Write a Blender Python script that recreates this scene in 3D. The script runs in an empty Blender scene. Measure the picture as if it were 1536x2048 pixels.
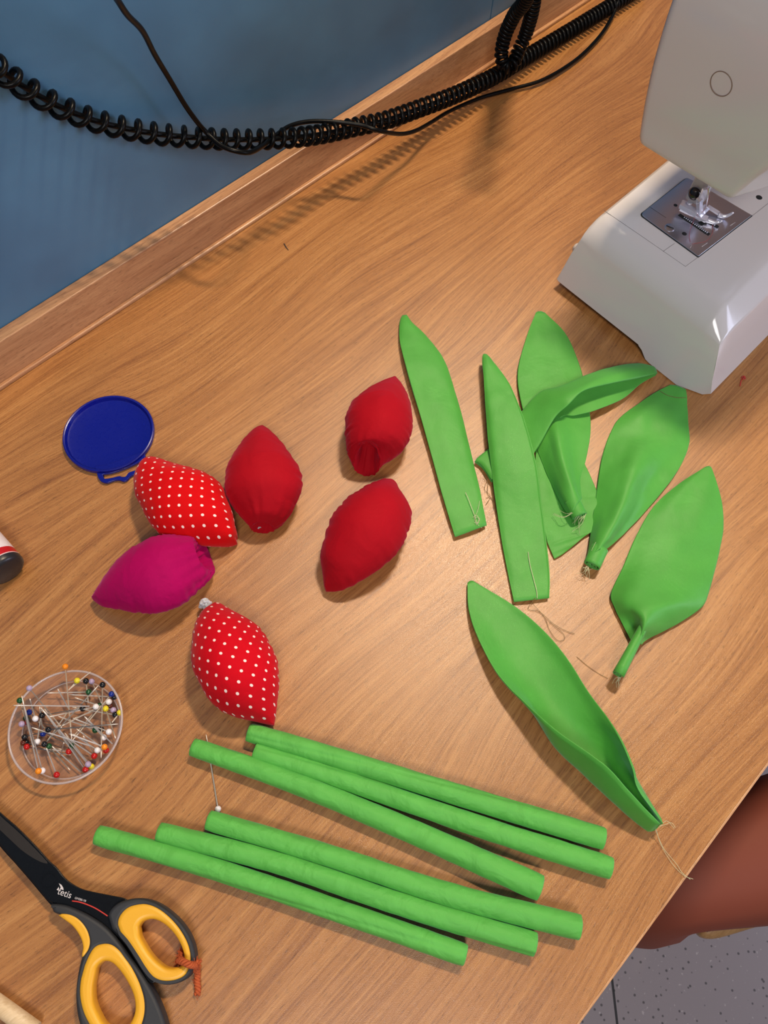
import bpy, bmesh, math, random
import numpy as np
from mathutils import Vector, Matrix, noise
random.seed(7)
S = bpy.context.scene
COL = S.collection
# ------------------------------------------------------------------ camera
F = 1538.0
CAM_H = 0.50                       # height of the lens above the table top (z = 0)
RW = np.array([[0.7036243, 0.62794252, -0.33256735],
               [-0.71002207, 0.6397344, -0.29429333],
               [0.02795548, 0.4432021, 0.89598571]])    # world axes seen from the lens
cd = bpy.data.cameras.new('camera'); cam = bpy.data.objects.new('camera', cd); COL.objects.link(cam)
cd.sensor_fit = 'VERTICAL'; cd.sensor_height = 36.0; cd.lens = F / 2048 * 36.0
cd.clip_start = 0.01; cd.clip_end = 50
M = Matrix.Identity(4)
for i in range(3):
    for j in range(3): M[i][j] = RW[i][j]
M[2][3] = CAM_H
cam.matrix_world = M
S.camera = cam
cd.dof.use_dof = False
# ------------------------------------------------------------------ exposure and light
S.view_settings.view_transform = 'Standard'; S.view_settings.look = 'None'
S.view_settings.gamma = 1; S.view_settings.use_curve_mapping = False
S.view_settings.exposure = -0.08
W = bpy.data.worlds.new('world'); S.world = W; W.use_nodes = True
bgn = W.node_tree.nodes['Background']
bgn.inputs[0].default_value = (0.80, 0.86, 1.0, 1); bgn.inputs[1].default_value = 0.14
def area(name, loc, target, size, size_y, power, col, spread=180):
    l = bpy.data.lights.new(name, 'AREA'); l.shape = 'RECTANGLE'; l.size = size; l.size_y = size_y
    l.energy = power; l.color = col; l.spread = math.radians(spread)
    o = bpy.data.objects.new(name, l); COL.objects.link(o); o.location = loc
    d = Vector(target) - Vector(loc); o.rotation_euler = d.to_track_quat('-Z', 'Y').to_euler()
    return o
area('lamp_over_desk', (0.84, 0.42, 1.50), (0.20, 0.10, 0), 0.34, 0.08, 37, (1.0, 0.80, 0.56))
area('ceiling_lamp', (-0.6, -0.7, 1.6), (0.2, 0.2, 0), 0.5, 0.5, 20, (0.97, 0.93, 0.90))
area('window_light', (1.5, -1.5, 0.7), (0.4, 0.1, 0.0), 0.8, 0.8, 18, (0.72, 0.76, 1.0))

# ------------------------------------------------------------------ helpers
def P(px, py, z=0.0):
    """a point of the photograph carried onto the horizontal plane at height z (metres above the table top)"""
    d = RW @ np.array([px - 768.0, 1024.0 - py, -F]); t = (CAM_H - z) / -d[2]
    return np.array([d[0] * t, d[1] * t, z])
def conv(ox, oy, s):
    return lambda x, y: (x / s + ox, y / s + oy)
ID = lambda x, y: (x, y)
def cr(pts, n):
    """Catmull-Rom resample of an (k, ...) array to n samples"""
    pts = np.asarray(pts, float); k = len(pts)
    ext = np.concatenate([[2 * pts[0] - pts[1]], pts, [2 * pts[-1] - pts[-2]]])
    out = []
    for i in range(n):
        t = i * (k - 1) / (n - 1); j = min(int(t), k - 2); u = t - j
        p0, p1, p2, p3 = ext[j], ext[j + 1], ext[j + 2], ext[j + 3]
        out.append(0.5 * ((2 * p1) + (-p0 + p2) * u + (2 * p0 - 5 * p1 + 4 * p2 - p3) * u * u + (-p0 + 3 * p1 - 3 * p2 + p3) * u ** 3))
    return np.array(out)
def arc(pts, n):
    """resample a polyline to n points evenly by length after smoothing"""
    q = cr(pts, max(n * 4, len(pts) * 12)); d = np.r_[0, np.cumsum(np.linalg.norm(np.diff(q, axis=0), axis=1))]
    s = np.linspace(0, d[-1], n)
    return np.stack([np.interp(s, d, q[:, i]) for i in range(q.shape[1])], 1)
def link(name, me, mat, parent=None):
    o = bpy.data.objects.new(name, me); COL.objects.link(o)
    if mat:
        for m in (mat if isinstance(mat, (list, tuple)) else [mat]): me.materials.append(m)
    if parent: o.parent = parent
    return o
def mesh(name, verts, faces, mat, parent=None, smooth=True, uv=None, mi=None):
    me = bpy.data.meshes.new(name)
    me.from_pydata([tuple(map(float, v)) for v in verts], [], faces)
    if uv is not None:
        l = me.uv_layers.new(name='UVMap')
        for lp in me.loops: l.data[lp.index].uv = uv[lp.vertex_index]
    if smooth: me.polygons.foreach_set('use_smooth', [True] * len(me.polygons))
    if mi is not None: me.polygons.foreach_set('material_index', mi)
    me.update(); bm = bmesh.new(); bm.from_mesh(me); bmesh.ops.recalc_face_normals(bm, faces=bm.faces); bm.to_mesh(me); bm.free()
    return link(name, me, mat, parent)
def bmobj(name, bm, mat, parent=None, smooth=False, bevel=0, seg=3):
    if bevel: bmesh.ops.bevel(bm, geom=[e for e in bm.edges if len(e.link_faces) == 2 and e.calc_face_angle(0) > 0.5], offset=bevel, segments=seg, affect='EDGES', profile=0.5)
    bmesh.ops.recalc_face_normals(bm, faces=bm.faces)
    me = bpy.data.meshes.new(name); bm.to_mesh(me); bm.free()
    if smooth:
        me.polygons.foreach_set('use_smooth', [True] * len(me.polygons))
        me.set_sharp_from_angle(angle=math.radians(35))
    return link(name, me, mat, parent)
def box(bm, x0, x1, y0, y1, z0, z1):
    r = bmesh.ops.create_cube(bm, size=1)
    bmesh.ops.scale(bm, vec=(x1 - x0, y1 - y0, z1 - z0), verts=r['verts'])
    bmesh.ops.translate(bm, vec=((x0 + x1) / 2, (y0 + y1) / 2, (z0 + z1) / 2), verts=r['verts'])
    return r['verts']
def tube_geo(pts, r, seg=10, cap=True, sx=1.0):
    """swept tube; r scalar or array"""
    pts = np.asarray(pts, float); n = len(pts); r = np.full(n, r) if np.isscalar(r) else np.asarray(r)
    T = np.gradient(pts, axis=0); T /= np.linalg.norm(T, axis=1)[:, None] + 1e-12
    up = np.array([0, 0, 1.0]) if abs(T[0][2]) < .9 else np.array([1.0, 0, 0])
    N = np.cross(T[0], up); N /= np.linalg.norm(N); V = []; Fc = []
    for i in range(n):
        N = N - T[i] * N.dot(T[i]); N /= np.linalg.norm(N); B = np.cross(T[i], N)
        for k in range(seg):
            a = 2 * math.pi * k / seg
            V.append(pts[i] + r[i] * (N * math.cos(a) + B * math.sin(a)))
    for i in range(n - 1):
        for k in range(seg):
            k2 = (k + 1) % seg; Fc.append((i * seg + k, i * seg + k2, (i + 1) * seg + k2, (i + 1) * seg + k))
    if cap: Fc.append(tuple(range(seg))[::-1]); Fc.append(tuple((n - 1) * seg + k for k in range(seg)))
    return V, Fc
def merge(geos):
    V = []; Fc = []
    for v, f in geos:
        b = len(V); V += list(v); Fc += [tuple(i + b for i in q) for q in f]
    return V, Fc
def tubes(name, paths, r, mat, parent=None, seg=6):
    V, Fc = merge([tube_geo(p, r, seg) for p in paths]); return mesh(name, V, Fc, mat, parent)
def empty(name, loc=(0, 0, 0)):
    o = bpy.data.objects.new(name, None); COL.objects.link(o); o.location = loc; o.empty_display_size = .01
    return o
def tag(o, label=None, cat=None, group=None, kind=None):
    if label: o['label'] = label
    if cat: o['category'] = cat
    if group: o['group'] = group
    if kind: o['kind'] = kind
    return o
def shift(o, loc):
    """move the origin of a mesh object to loc, keeping it in place"""
    o.data.transform(Matrix.Translation(-Vector(loc))); o.location = loc
def flat_shape(name, splines, z, depth, bevel, mat, parent=None, res=6, cyclic=True, poly=False):
    """solid made from smooth closed outlines (holes allowed), world XY points"""
    c = bpy.data.curves.new(name, 'CURVE'); c.dimensions = '2D'; c.fill_mode = 'BOTH'
    c.extrude = depth / 2 - bevel; c.bevel_depth = bevel; c.bevel_resolution = 3; c.offset = -bevel * (.45 if mat is M_yellow else 1); c.resolution_u = res
    for sp in splines:
        q = np.asarray(sp, float)
        s = c.splines.new('POLY'); 
        if not poly:
            k = len(q); q = cr(np.concatenate([q[-2:], q, q[:2]]), (k + 3) * res + 1)[2 * res:-2 * res - 0]
            q = q[:k * res]
        s.points.add(len(q) - 1)
        for i, p in enumerate(q): s.points[i].co = (p[0], p[1], 0, 1)
        s.use_cyclic_u = True
    t = bpy.data.objects.new('t', c); COL.objects.link(t)
    bpy.context.view_layer.update()
    me = bpy.data.meshes.new_from_object(t.evaluated_get(bpy.context.evaluated_depsgraph_get()))
    bpy.data.objects.remove(t); me.name = name; me.materials.clear()
    me.transform(Matrix.Translation((0, 0, z + depth / 2)))
    me.polygons.foreach_set('use_smooth', [True] * len(me.polygons)); me.set_sharp_from_angle(angle=math.radians(40))
    return link(name, me, mat, parent)
def text_mesh(name, body, size, mat4, depth, mat, parent=None, shear=0.0, space=1.0):
    c = bpy.data.curves.new(name, 'FONT'); c.body = body; c.size = size; c.extrude = depth; c.shear = shear; c.space_character = space
    t = bpy.data.objects.new('t', c); COL.objects.link(t); bpy.context.view_layer.update()
    me = bpy.data.meshes.new_from_object(t.evaluated_get(bpy.context.evaluated_depsgraph_get()))
    bpy.data.objects.remove(t); me.name = name; me.materials.clear(); me.transform(mat4)
    return link(name, me, mat, parent)

# ------------------------------------------------------------------ materials
class NT:
    def __init__(s, name):
        s.m = bpy.data.materials.new(name); s.m.use_nodes = True; s.t = s.m.node_tree
        s.b = s.t.nodes['Principled BSDF']
    def n(s, typ, **kw):
        x = s.t.nodes.new(typ)
        for k, v in kw.items():
            if k.startswith('i_'):
                k = k[2:]; k = int(k) if k.isdigit() else k.replace('_', ' ')
                x.inputs[k].default_value = v
            else: setattr(x, k, v)
        return x
    def l(s, a, b): s.t.links.new(a, b)
def rgb(*c): return (*c, 1)
def simple(name, col, rough=.5, metal=0, **kw):
    t = NT(name); b = t.b
    b.inputs['Base Color'].default_value = rgb(*col); b.inputs['Roughness'].default_value = rough; b.inputs['Metallic'].default_value = metal
    for k, v in kw.items(): b.inputs[k.replace('_', ' ')].default_value = v
    nz = t.n('ShaderNodeTexNoise', i_Scale=400.0, i_Detail=2.0); tc = t.n('ShaderNodeTexCoord'); t.l(tc.outputs['Object'], nz.inputs['Vector'])
    mr = t.n('ShaderNodeMapRange'); dv = .04 if not metal else .005; mr.inputs[3].default_value = max(rough - dv, 0); mr.inputs[4].default_value = min(rough + dv, 1)
    t.l(nz.outputs[0], mr.inputs[0]); t.l(mr.outputs[0], b.inputs['Roughness'])
    return t.m
def wood(name, c_dark, c_mid, c_light, rough=.38, scale=1.0, axis_rot=(0, 0, 0), fleck=.55, bump=.12):
    t = NT(name); tc = t.n('ShaderNodeTexCoord'); mp = t.n('ShaderNodeMapping'); t.l(tc.outputs['Object'], mp.inputs[0]); mp.inputs['Rotation'].default_value = axis_rot
    # slow warp makes the gentle cathedral swirls
    wn = t.n('ShaderNodeTexNoise', i_Scale=3.2 * scale, i_Detail=1.0); mw = t.n('ShaderNodeMapping'); mw.inputs['Scale'].default_value = (.8, 2.0, 1); t.l(mp.outputs[0], mw.inputs[0]); t.l(mw.outputs[0], wn.inputs['Vector'])
    ws = t.n('ShaderNodeVectorMath', operation='MULTIPLY_ADD'); ws.inputs[1].default_value = (0, .10, 0); t.l(wn.outputs['Color'], ws.inputs[0]); t.l(mp.outputs[0], ws.inputs[2])
    def nz(sc, scale_n, det):
        m = t.n('ShaderNodeMapping'); m.inputs['Scale'].default_value = sc; t.l(ws.outputs[0], m.inputs[0])
        x = t.n('ShaderNodeTexNoise', i_Scale=scale_n * scale, i_Detail=det, i_Roughness=.6); t.l(m.outputs[0], x.inputs['Vector']); return x.outputs[0]
    band = nz((.6, 16, 16), 8.0, 5.0); fine = nz((1, 40, 40), 17.0, 3.0); fl = nz((9, 100, 100), 17.0, 2.0)
    cr1 = t.n('ShaderNodeValToRGB'); e = cr1.color_ramp.elements; e[0].position = .355; e[0].color = rgb(*c_dark); e[1].position = .645; e[1].color = rgb(*c_light)
    k = cr1.color_ramp.elements.new(.5); k.color = rgb(*c_mid)
    mx = t.n('ShaderNodeMath', operation='MULTIPLY_ADD'); mx.inputs[1].default_value = .5; t.l(fine, mx.inputs[0])
    m2 = t.n('ShaderNodeMath', operation='MULTIPLY'); m2.inputs[1].default_value = .5; t.l(band, m2.inputs[0]); t.l(m2.outputs[0], mx.inputs[2]); t.l(mx.outputs[0], cr1.inputs[0])
    fr = t.n('ShaderNodeMapRange', clamp=True); fr.inputs[1].default_value = .30; fr.inputs[2].default_value = .42; fr.inputs[3].default_value = fleck; fr.inputs[4].default_value = 1.0; t.l(fl, fr.inputs[0])
    mm = t.n('ShaderNodeMix', data_type='RGBA', blend_type='MULTIPLY'); mm.inputs[0].default_value = 1; t.l(cr1.outputs[0], mm.inputs[6]); t.l(fr.outputs[0], mm.inputs[7])
    t.l(mm.outputs[2], t.b.inputs['Base Color']); t.b.inputs['Roughness'].default_value = rough; t.b.inputs['Specular IOR Level'].default_value = .75
    on = t.n('ShaderNodeTexNoise', i_Scale=2600.0, i_Detail=1.5); t.l(tc.outputs['Object'], on.inputs['Vector'])
    bp = t.n('ShaderNodeBump', i_Strength=bump, i_Distance=.0003); t.l(on.outputs[0], bp.inputs['Height']); t.l(bp.outputs[0], t.b.inputs['Normal'])
    return t.m
def cloth(name, col, var=.12, weave=3000.0, rough=.8, wr=.5, wscale=45.0, sheen=.25, dots=None, sheen_tint=(1, 1, 1), spec=.1, stretch=(1, 1, 1)):
    t = NT(name); tc = t.n('ShaderNodeTexCoord'); b = t.b
    n1 = t.n('ShaderNodeTexNoise', i_Scale=60.0, i_Detail=4.0); t.l(tc.outputs['Object'], n1.inputs['Vector'])
    mr = t.n('ShaderNodeMapRange'); mr.inputs[3].default_value = 1 - var; mr.inputs[4].default_value = 1 + var; t.l(n1.outputs[0], mr.inputs[0])
    mm = t.n('ShaderNodeMix', data_type='RGBA', blend_type='MULTIPLY'); mm.inputs[0].default_value = 1; mm.inputs[6].default_value = rgb(*col); t.l(mr.outputs[0], mm.inputs[7])
    out = mm.outputs[2]
    if dots:
        pitch, rot, rad, off = dots
        uv = t.n('ShaderNodeUVMap'); mp = t.n('ShaderNodeMapping'); mp.inputs['Rotation'].default_value = (0, 0, rot); mp.inputs['Scale'].default_value = (1 / pitch, 1 / pitch, 1); mp.inputs['Location'].default_value = (off[0], off[1], 0)
        fr = t.n('ShaderNodeVectorMath', operation='FRACTION'); sb = t.n('ShaderNodeVectorMath', operation='SUBTRACT'); sb.inputs[1].default_value = (.5, .5, 0)
        ml = t.n('ShaderNodeVectorMath', operation='MULTIPLY'); ml.inputs[1].default_value = (1, 1, 0); ln = t.n('ShaderNodeVectorMath', operation='LENGTH')
        t.l(uv.outputs[0], mp.inputs[0]); t.l(mp.outputs[0], fr.inputs[0]); t.l(fr.outputs[0], sb.inputs[0]); t.l(sb.outputs[0], ml.inputs[0]); t.l(ml.outputs[0], ln.inputs[0])
        sm = t.n('ShaderNodeMapRange', clamp=True); sm.inputs[1].default_value = rad; sm.inputs[2].default_value = rad * 1.15; sm.inputs[3].default_value = 1; sm.inputs[4].default_value = 0; t.l(ln.outputs['Value'], sm.inputs[0])
        dm = t.n('ShaderNodeMix', data_type='RGBA'); dm.inputs[7].default_value = rgb(.92, .72, .66); t.l(sm.outputs[0], dm.inputs[0]); t.l(out, dm.inputs[6]); out = dm.outputs[2]
    t.l(out, b.inputs['Base Color'])
    b.inputs['Roughness'].default_value = rough; b.inputs['Sheen Weight'].default_value = sheen; b.inputs['Sheen Roughness'].default_value = .4; b.inputs['Sheen Tint'].default_value = rgb(*sheen_tint)
    b.inputs['Specular IOR Level'].default_value = spec
    n2 = t.n('ShaderNodeTexNoise', i_Scale=wscale, i_Detail=3.0, i_Roughness=.5); n2.inputs['Distortion'].default_value = .6; t.l(tc.outputs['Object'], n2.inputs['Vector'])
    n3 = t.n('ShaderNodeTexNoise', i_Scale=weave, i_Detail=1.0); t.l(tc.outputs['Object'], n3.inputs['Vector'])
    b1 = t.n('ShaderNodeBump', i_Strength=wr, i_Distance=.004); t.l(n2.outputs[0], b1.inputs['Height'])
    b2 = t.n('ShaderNodeBump', i_Strength=.25, i_Distance=.0003); t.l(n3.outputs[0], b2.inputs['Height']); t.l(b1.outputs[0], b2.inputs['Normal']); t.l(b2.outputs[0], b.inputs['Normal'])
    return t.m
M_desk = wood('beech_laminate', (.255, .096, .028), (.39, .165, .048), (.505, .238, .078), rough=.29, bump=.4)
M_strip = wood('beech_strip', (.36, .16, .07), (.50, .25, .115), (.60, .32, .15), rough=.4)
M_edge = wood('beech_edge', (.40, .17, .06), (.52, .26, .11), (.60, .32, .15), rough=.4)
M_green = cloth('green_cotton', (.078, .35, .045), rough=.5, wr=.22, wscale=35, sheen=.25, sheen_tint=(.5, 1, .8), spec=.35, stretch=(1, 1, 1))
M_stem = cloth('green_cotton_tight', (.10, .42, .062), rough=.6, wr=.55, wscale=60, sheen=.3, sheen_tint=(.5, 1, .8), spec=.35)
M_red = cloth('red_cotton', (.38, .003, .010), var=.1, rough=.75, wr=.3, wscale=60, sheen=.15, sheen_tint=(1, .25, .5))
M_mag = cloth('magenta_cotton', (.38, .0005, .085), var=.1, rough=.75, wr=.35, wscale=70, sheen=.2, sheen_tint=(1, .3, .8))
M_dotA = cloth('red_dotted_cotton', (.62, .002, .004), var=.04, wr=.3, wscale=60, sheen=.1, dots=(.0069, 0.84, .125, (0, 0)))
M_dotB = cloth('red_dotted_cotton_two', (.58, .002, .010), var=.04, wr=.3, wscale=60, sheen=.1, dots=(.0069, 0.98, .125, (0, 0)))
M_thread = simple('pale_thread', (.62, .60, .36), .7)
M_threadD = simple('brown_thread', (.20, .12, .04), .7)
M_redthread = simple('red_thread', (.55, .02, .02), .7)
M_fluff = simple('white_stuffing', (.62, .58, .60), .95, Subsurface_Weight=.4)
M_black = simple('black_cable', (.002, .002, .0022), .35, Specular_IOR_Level=.15)
M_white = simple('white_machine_plastic', (.66, .61, .59), .13)
M_seam = simple('dark_seam', (.05, .04, .04), .7)
M_line = simple('moulding_line', (.20, .18, .18), .7)
M_steel = simple('brushed_steel', (.60, .60, .66), .30, 1)
M_chrome = simple('chrome', (.88, .86, .95), .16, .55)
M_pinsteel = simple('pin_steel', (.95, .86, .74), .42, .35)
M_dark = simple('dark_gap', (.01, .01, .01), .8)
M_blue = simple('blue_plastic', (.0015, .006, .21), .28, Subsurface_Weight=.0)
M_blade = simple('black_coated_blade', (.004, .004, .005), .28, Specular_IOR_Level=.3)
M_facet = simple('ground_blade_face', (.018, .013, .010), .45)
M_grey = simple('dark_grey_rubber', (.022, .023, .027), .6)
M_yellow = simple('yellow_rubber', (.80, .40, .02), .45)
M_print = simple('pale_print', (.60, .55, .55), .5)
M_redprint = simple('red_print', (.60, .04, .03), .5)
M_yarn = simple('rust_yarn', (.45, .085, .02), .9)
M_skin = simple('skin', (.21, .050, .028), .65, Subsurface_Weight=.05, Specular_IOR_Level=.3)
M_short = cloth('lilac_shorts', (.50, .46, .62), wr=.3)
M_tube = simple('glue_stick_white', (.80, .72, .74), .3)
M_tred = simple('glue_stick_red', (.50, .008, .012), .3)
M_tblk = simple('glue_stick_black', (.018, .018, .022), .35)
M_tpink = simple('glue_stick_pink_line', (.80, .55, .55), .3)
M_pale = wood('pale_wood', (.62, .42, .22), (.72, .52, .30), (.80, .60, .38), rough=.5, fleck=.9)
M_chair = wood('chair_wood', (.30, .15, .05), (.38, .20, .07), (.45, .25, .10), rough=.4, fleck=.9)
def glass_plastic():
    t = NT('clear_plastic'); b = t.b
    b.inputs['Base Color'].default_value = rgb(.80, .74, .74); b.inputs['Roughness'].default_value = .15
    tr = t.n('ShaderNodeBsdfTransparent'); tr.inputs[0].default_value = rgb(.97, .95, .95)
    lw = t.n('ShaderNodeLayerWeight', i_Blend=.25); nz = t.n('ShaderNodeTexNoise', i_Scale=120.0)
    mr = t.n('ShaderNodeMapRange'); mr.inputs[1].default_value = .38; mr.inputs[3].default_value = .05; mr.inputs[4].default_value = .80; t.l(lw.outputs['Facing'], mr.inputs[0])
    mx = t.n('ShaderNodeMixShader'); t.l(mr.outputs[0], mx.inputs[0]); t.l(tr.outputs[0], mx.inputs[1]); t.l(b.outputs[0], mx.inputs[2])
    t.l(mx.outputs[0], t.t.nodes['Material Output'].inputs['Surface'])
    bp = t.n('ShaderNodeBump', i_Strength=.05, i_Distance=.0005); t.l(nz.outputs[0], bp.inputs['Height']); t.l(bp.outputs[0], b.inputs['Normal'])
    return t.m
M_clear = glass_plastic()

def wall_mat():
    t = NT('blue_wall_paint'); tc = t.n('ShaderNodeTexCoord'); n1 = t.n('ShaderNodeTexNoise', i_Scale=9.0, i_Detail=3.0); t.l(tc.outputs['Object'], n1.inputs['Vector'])
    rp = t.n('ShaderNodeValToRGB'); e = rp.color_ramp.elements; e[0].position = .35; e[0].color = rgb(.065, .160, .270); e[1].position = .65; e[1].color = rgb(.085, .215, .350); t.l(n1.outputs[0], rp.inputs[0]); t.l(rp.outputs[0], t.b.inputs['Base Color'])
    t.b.inputs['Roughness'].default_value = .42
    n2 = t.n('ShaderNodeTexNoise', i_Scale=70.0, i_Detail=4.0); t.l(tc.outputs['Object'], n2.inputs['Vector'])
    bp = t.n('ShaderNodeBump', i_Strength=.15, i_Distance=.002); t.l(n2.outputs[0], bp.inputs['Height']); t.l(bp.outputs[0], t.b.inputs['Normal'])
    return t.m
def floor_mat():
    t = NT('terrazzo_tiles'); tc = t.n('ShaderNodeTexCoord'); mp = t.n('ShaderNodeMapping'); t.l(tc.outputs['Object'], mp.inputs[0])
    mp.inputs['Rotation'].default_value = (0, 0, -0.785)
    br = t.n('ShaderNodeTexBrick', offset=0.0, squash=1.0); br.inputs['Scale'].default_value = 1.0; br.inputs['Brick Width'].default_value = .30; br.inputs['Row Height'].default_value = .30; br.inputs['Mortar Size'].default_value = .0018; br.inputs['Mortar Smooth'].default_value = .1
    mp.inputs['Location'].default_value = FLOOR_OFF
    t.l(mp.outputs[0], br.inputs['Vector']); br.inputs['Color1'].default_value = rgb(.30, .25, .245); br.inputs['Color2'].default_value = rgb(.33, .275, .27); br.inputs['Mortar'].default_value = rgb(.03, .025, .025)
    v = t.n('ShaderNodeTexVoronoi', i_Scale=95.0); t.l(tc.outputs['Object'], v.inputs['Vector'])
    m = t.n('ShaderNodeMapRange', clamp=True); m.inputs[1].default_value = .12; m.inputs[2].default_value = .2; m.inputs[3].default_value = .35; m.inputs[4].default_value = 1; t.l(v.outputs['Distance'], m.inputs[0])
    v2 = t.n('ShaderNodeTexNoise', i_Scale=160.0, i_Detail=2.0); t.l(tc.outputs['Object'], v2.inputs['Vector'])
    m2 = t.n('ShaderNodeMapRange', clamp=True); m2.inputs[1].default_value = .66; m2.inputs[2].default_value = .72; m2.inputs[3].default_value = 0; m2.inputs[4].default_value = .3; t.l(v2.outputs[0], m2.inputs[0])
    x = t.n('ShaderNodeMix', data_type='RGBA', blend_type='MULTIPLY'); x.inputs[0].default_value = 1; t.l(br.outputs[0], x.inputs[6]); t.l(m.outputs[0], x.inputs[7])
    y = t.n('ShaderNodeMix', data_type='RGBA', blend_type='ADD'); t.l(m2.outputs[0], y.inputs[0]); t.l(x.outputs[2], y.inputs[6]); y.inputs[7].default_value = rgb(.5, .45, .4)
    t.l(y.outputs[2], t.b.inputs['Base Color']); t.b.inputs['Roughness'].default_value = .35
    return t.m
FLOOR_OFF = (0.0, 0.055, 0)

# ------------------------------------------------------------------ setting
bm = bmesh.new(); box(bm, -1.6, 2.2, -2.0, .70, -.80, -.75); tag(bmobj('floor', bm, floor_mat()), kind='structure')
WM = wall_mat()
bm = bmesh.new(); sx = P(820, 0, .27)[0]
box(bm, -1.6, 0.632, .461, .56, -.75, 1.9); box(bm, 0.6335, 2.2, .461, .56, -.75, 1.9); box(bm, -1.6, 2.2, .4635, .57, -.75, 1.9)
tag(bmobj('wall_back', bm, WM), kind='structure')

# ------------------------------------------------------------------ desk
desk = tag(empty('desk', (.4, .16, -.75)), 'long beech laminate desk with a raised back strip against the blue wall', 'desk')
def desk_part(name, bm, mat, **k):
    o = bmobj(name, bm, mat, desk, **k); o.matrix_parent_inverse = desk.matrix_world.inverted(); return o
bpy.context.view_layer.update()
bm = bmesh.new(); box(bm, -.9, 1.7, -.1305, .4605, -.025, 0); desk_part('tabletop', bm, M_desk)
bm = bmesh.new(); box(bm, -.9, 1.7, -.132, -.1306, -.025, -.0002); desk_part('edge_band', bm, M_edge, bevel=.0004, seg=2)
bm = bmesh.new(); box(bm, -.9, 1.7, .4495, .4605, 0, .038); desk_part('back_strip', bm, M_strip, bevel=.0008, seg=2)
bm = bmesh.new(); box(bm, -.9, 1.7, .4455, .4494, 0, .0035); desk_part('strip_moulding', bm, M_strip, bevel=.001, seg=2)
for x in (-.85, 1.62):
    bm = bmesh.new(); box(bm, x, x + .025, -.09, .43, -.75, -.0252); desk_part('leg_panel', bm, M_desk)
bm = bmesh.new(); box(bm, -.82, 1.615, .38, .398, -.45, -.0252); desk_part('back_panel', bm, M_desk)

# ------------------------------------------------------------------ soft sheets (leaves)
def patch_geo(rows, cv, nu=44, nv=60, th=.0018, wr=.0009, wf=35.0, seam=None, seed=0, closed_tip=False):
    g = []
    for r in rows: g.append([P(*cv(x, y), z / 1000.0) for x, y, z in r])
    g = np.array(g); a = cr(g, nv); a = np.array([cr(row, nu) for row in a])
    du = np.gradient(a, axis=1); dv = np.gradient(a, axis=0); N = np.cross(du, dv); N /= np.linalg.norm(N, axis=2)[..., None] + 1e-12
    if N[..., 2].mean() < 0: N = -N
    V = []; uv = []
    for i in range(nv):
        for j in range(nu):
            u = j / (nu - 1); v = i / (nv - 1); p = a[i, j].copy()
            w = wr * noise.noise(Vector((p[0] * wf + seed, p[1] * wf, 0))) + wr * .5 * noise.noise(Vector((u * 1.5 + seed, v * 16, 7))) + wr * .6 * noise.noise(Vector((p[0] * wf * 2.5 + seed, p[1] * wf * 2.5, 3)))
            if seam is not None: w -= .0007 * math.exp(-((u - seam) / .014) ** 2)
            p += N[i, j] * w
            V.append(p); uv.append((u, v))
    B = []
    for i in range(nv):
        for j in range(nu):
            u = j / (nu - 1); v = i / (nv - 1); k = max(0, 1 - abs(2 * u - 1) ** 14) ** .5 * max(0, 1 - abs(2 * v - 1) ** 60) ** .5
            t = th * (.25 + .75 * k); p = V[i * nu + j]; q = p - N[i, j] * t
            if q[2] < .0003: q[2] = .0003
            if p[2] < q[2] + .0005: p[2] = q[2] + .0005
            B.append(q)
    n = nu * nv; Fc = []
    for i in range(nv - 1):
        for j in range(nu - 1):
            a0 = i * nu + j; f = (a0, a0 + 1, a0 + nu + 1, a0 + nu); Fc.append(f); Fc.append(tuple(x + n for x in f[::-1]))
    for j in range(nu - 1): Fc.append((j, j + n, j + 1 + n, j + 1)); b = (nv - 1) * nu + j; Fc.append((b, b + 1, b + 1 + n, b + n))
    for i in range(nv - 1): b = i * nu; Fc.append((b, b + nu, b + nu + n, b + n)); b += nu - 1; Fc.append((b, b + n, b + nu + n, b + nu))
    return V + B, Fc, uv + uv
def leaf(label, rows, cv, mat=None, **k):
    V, Fc, uv = patch_geo(rows, cv, **k)
    o = mesh('fabric_leaf', V, Fc, mat or M_green, uv=uv)
    tag(o, label, 'fabric leaf', 'sewn green tulip leaves on the desk'); return o
def pz(cv, pts): return [P(*cv(x, y), z / 1000.0) for x, y, z in pts]
def threads(parent, cv, paths, r=.00015, mat=None, name='thread_tail'):
    return tubes(name, [arc(pz(cv, p), 24) for p in paths], r, mat or M_thread, parent, 5)
def fray(cv, x, y, z, n, L, ang, spread, seed):
    rnd = random.Random(seed); out = []
    for _ in range(n):
        a = math.radians(ang + rnd.uniform(-spread, spread)); l = L * rnd.uniform(.4, 1)
        b = rnd.uniform(-.3, .3) * l
        x0 = x + rnd.uniform(-.15, .15) * L; y0 = y + rnd.uniform(-.1, .1) * L
        out.append([(x0, y0, z), (x0 + math.cos(a) * l * .5 - math.sin(a) * b, y0 + math.sin(a) * l * .5 + math.cos(a) * b, z * .8 + 1), (x0 + math.cos(a) * l, y0 + math.sin(a) * l, max(.6, z * .4))])
    return out
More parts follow.
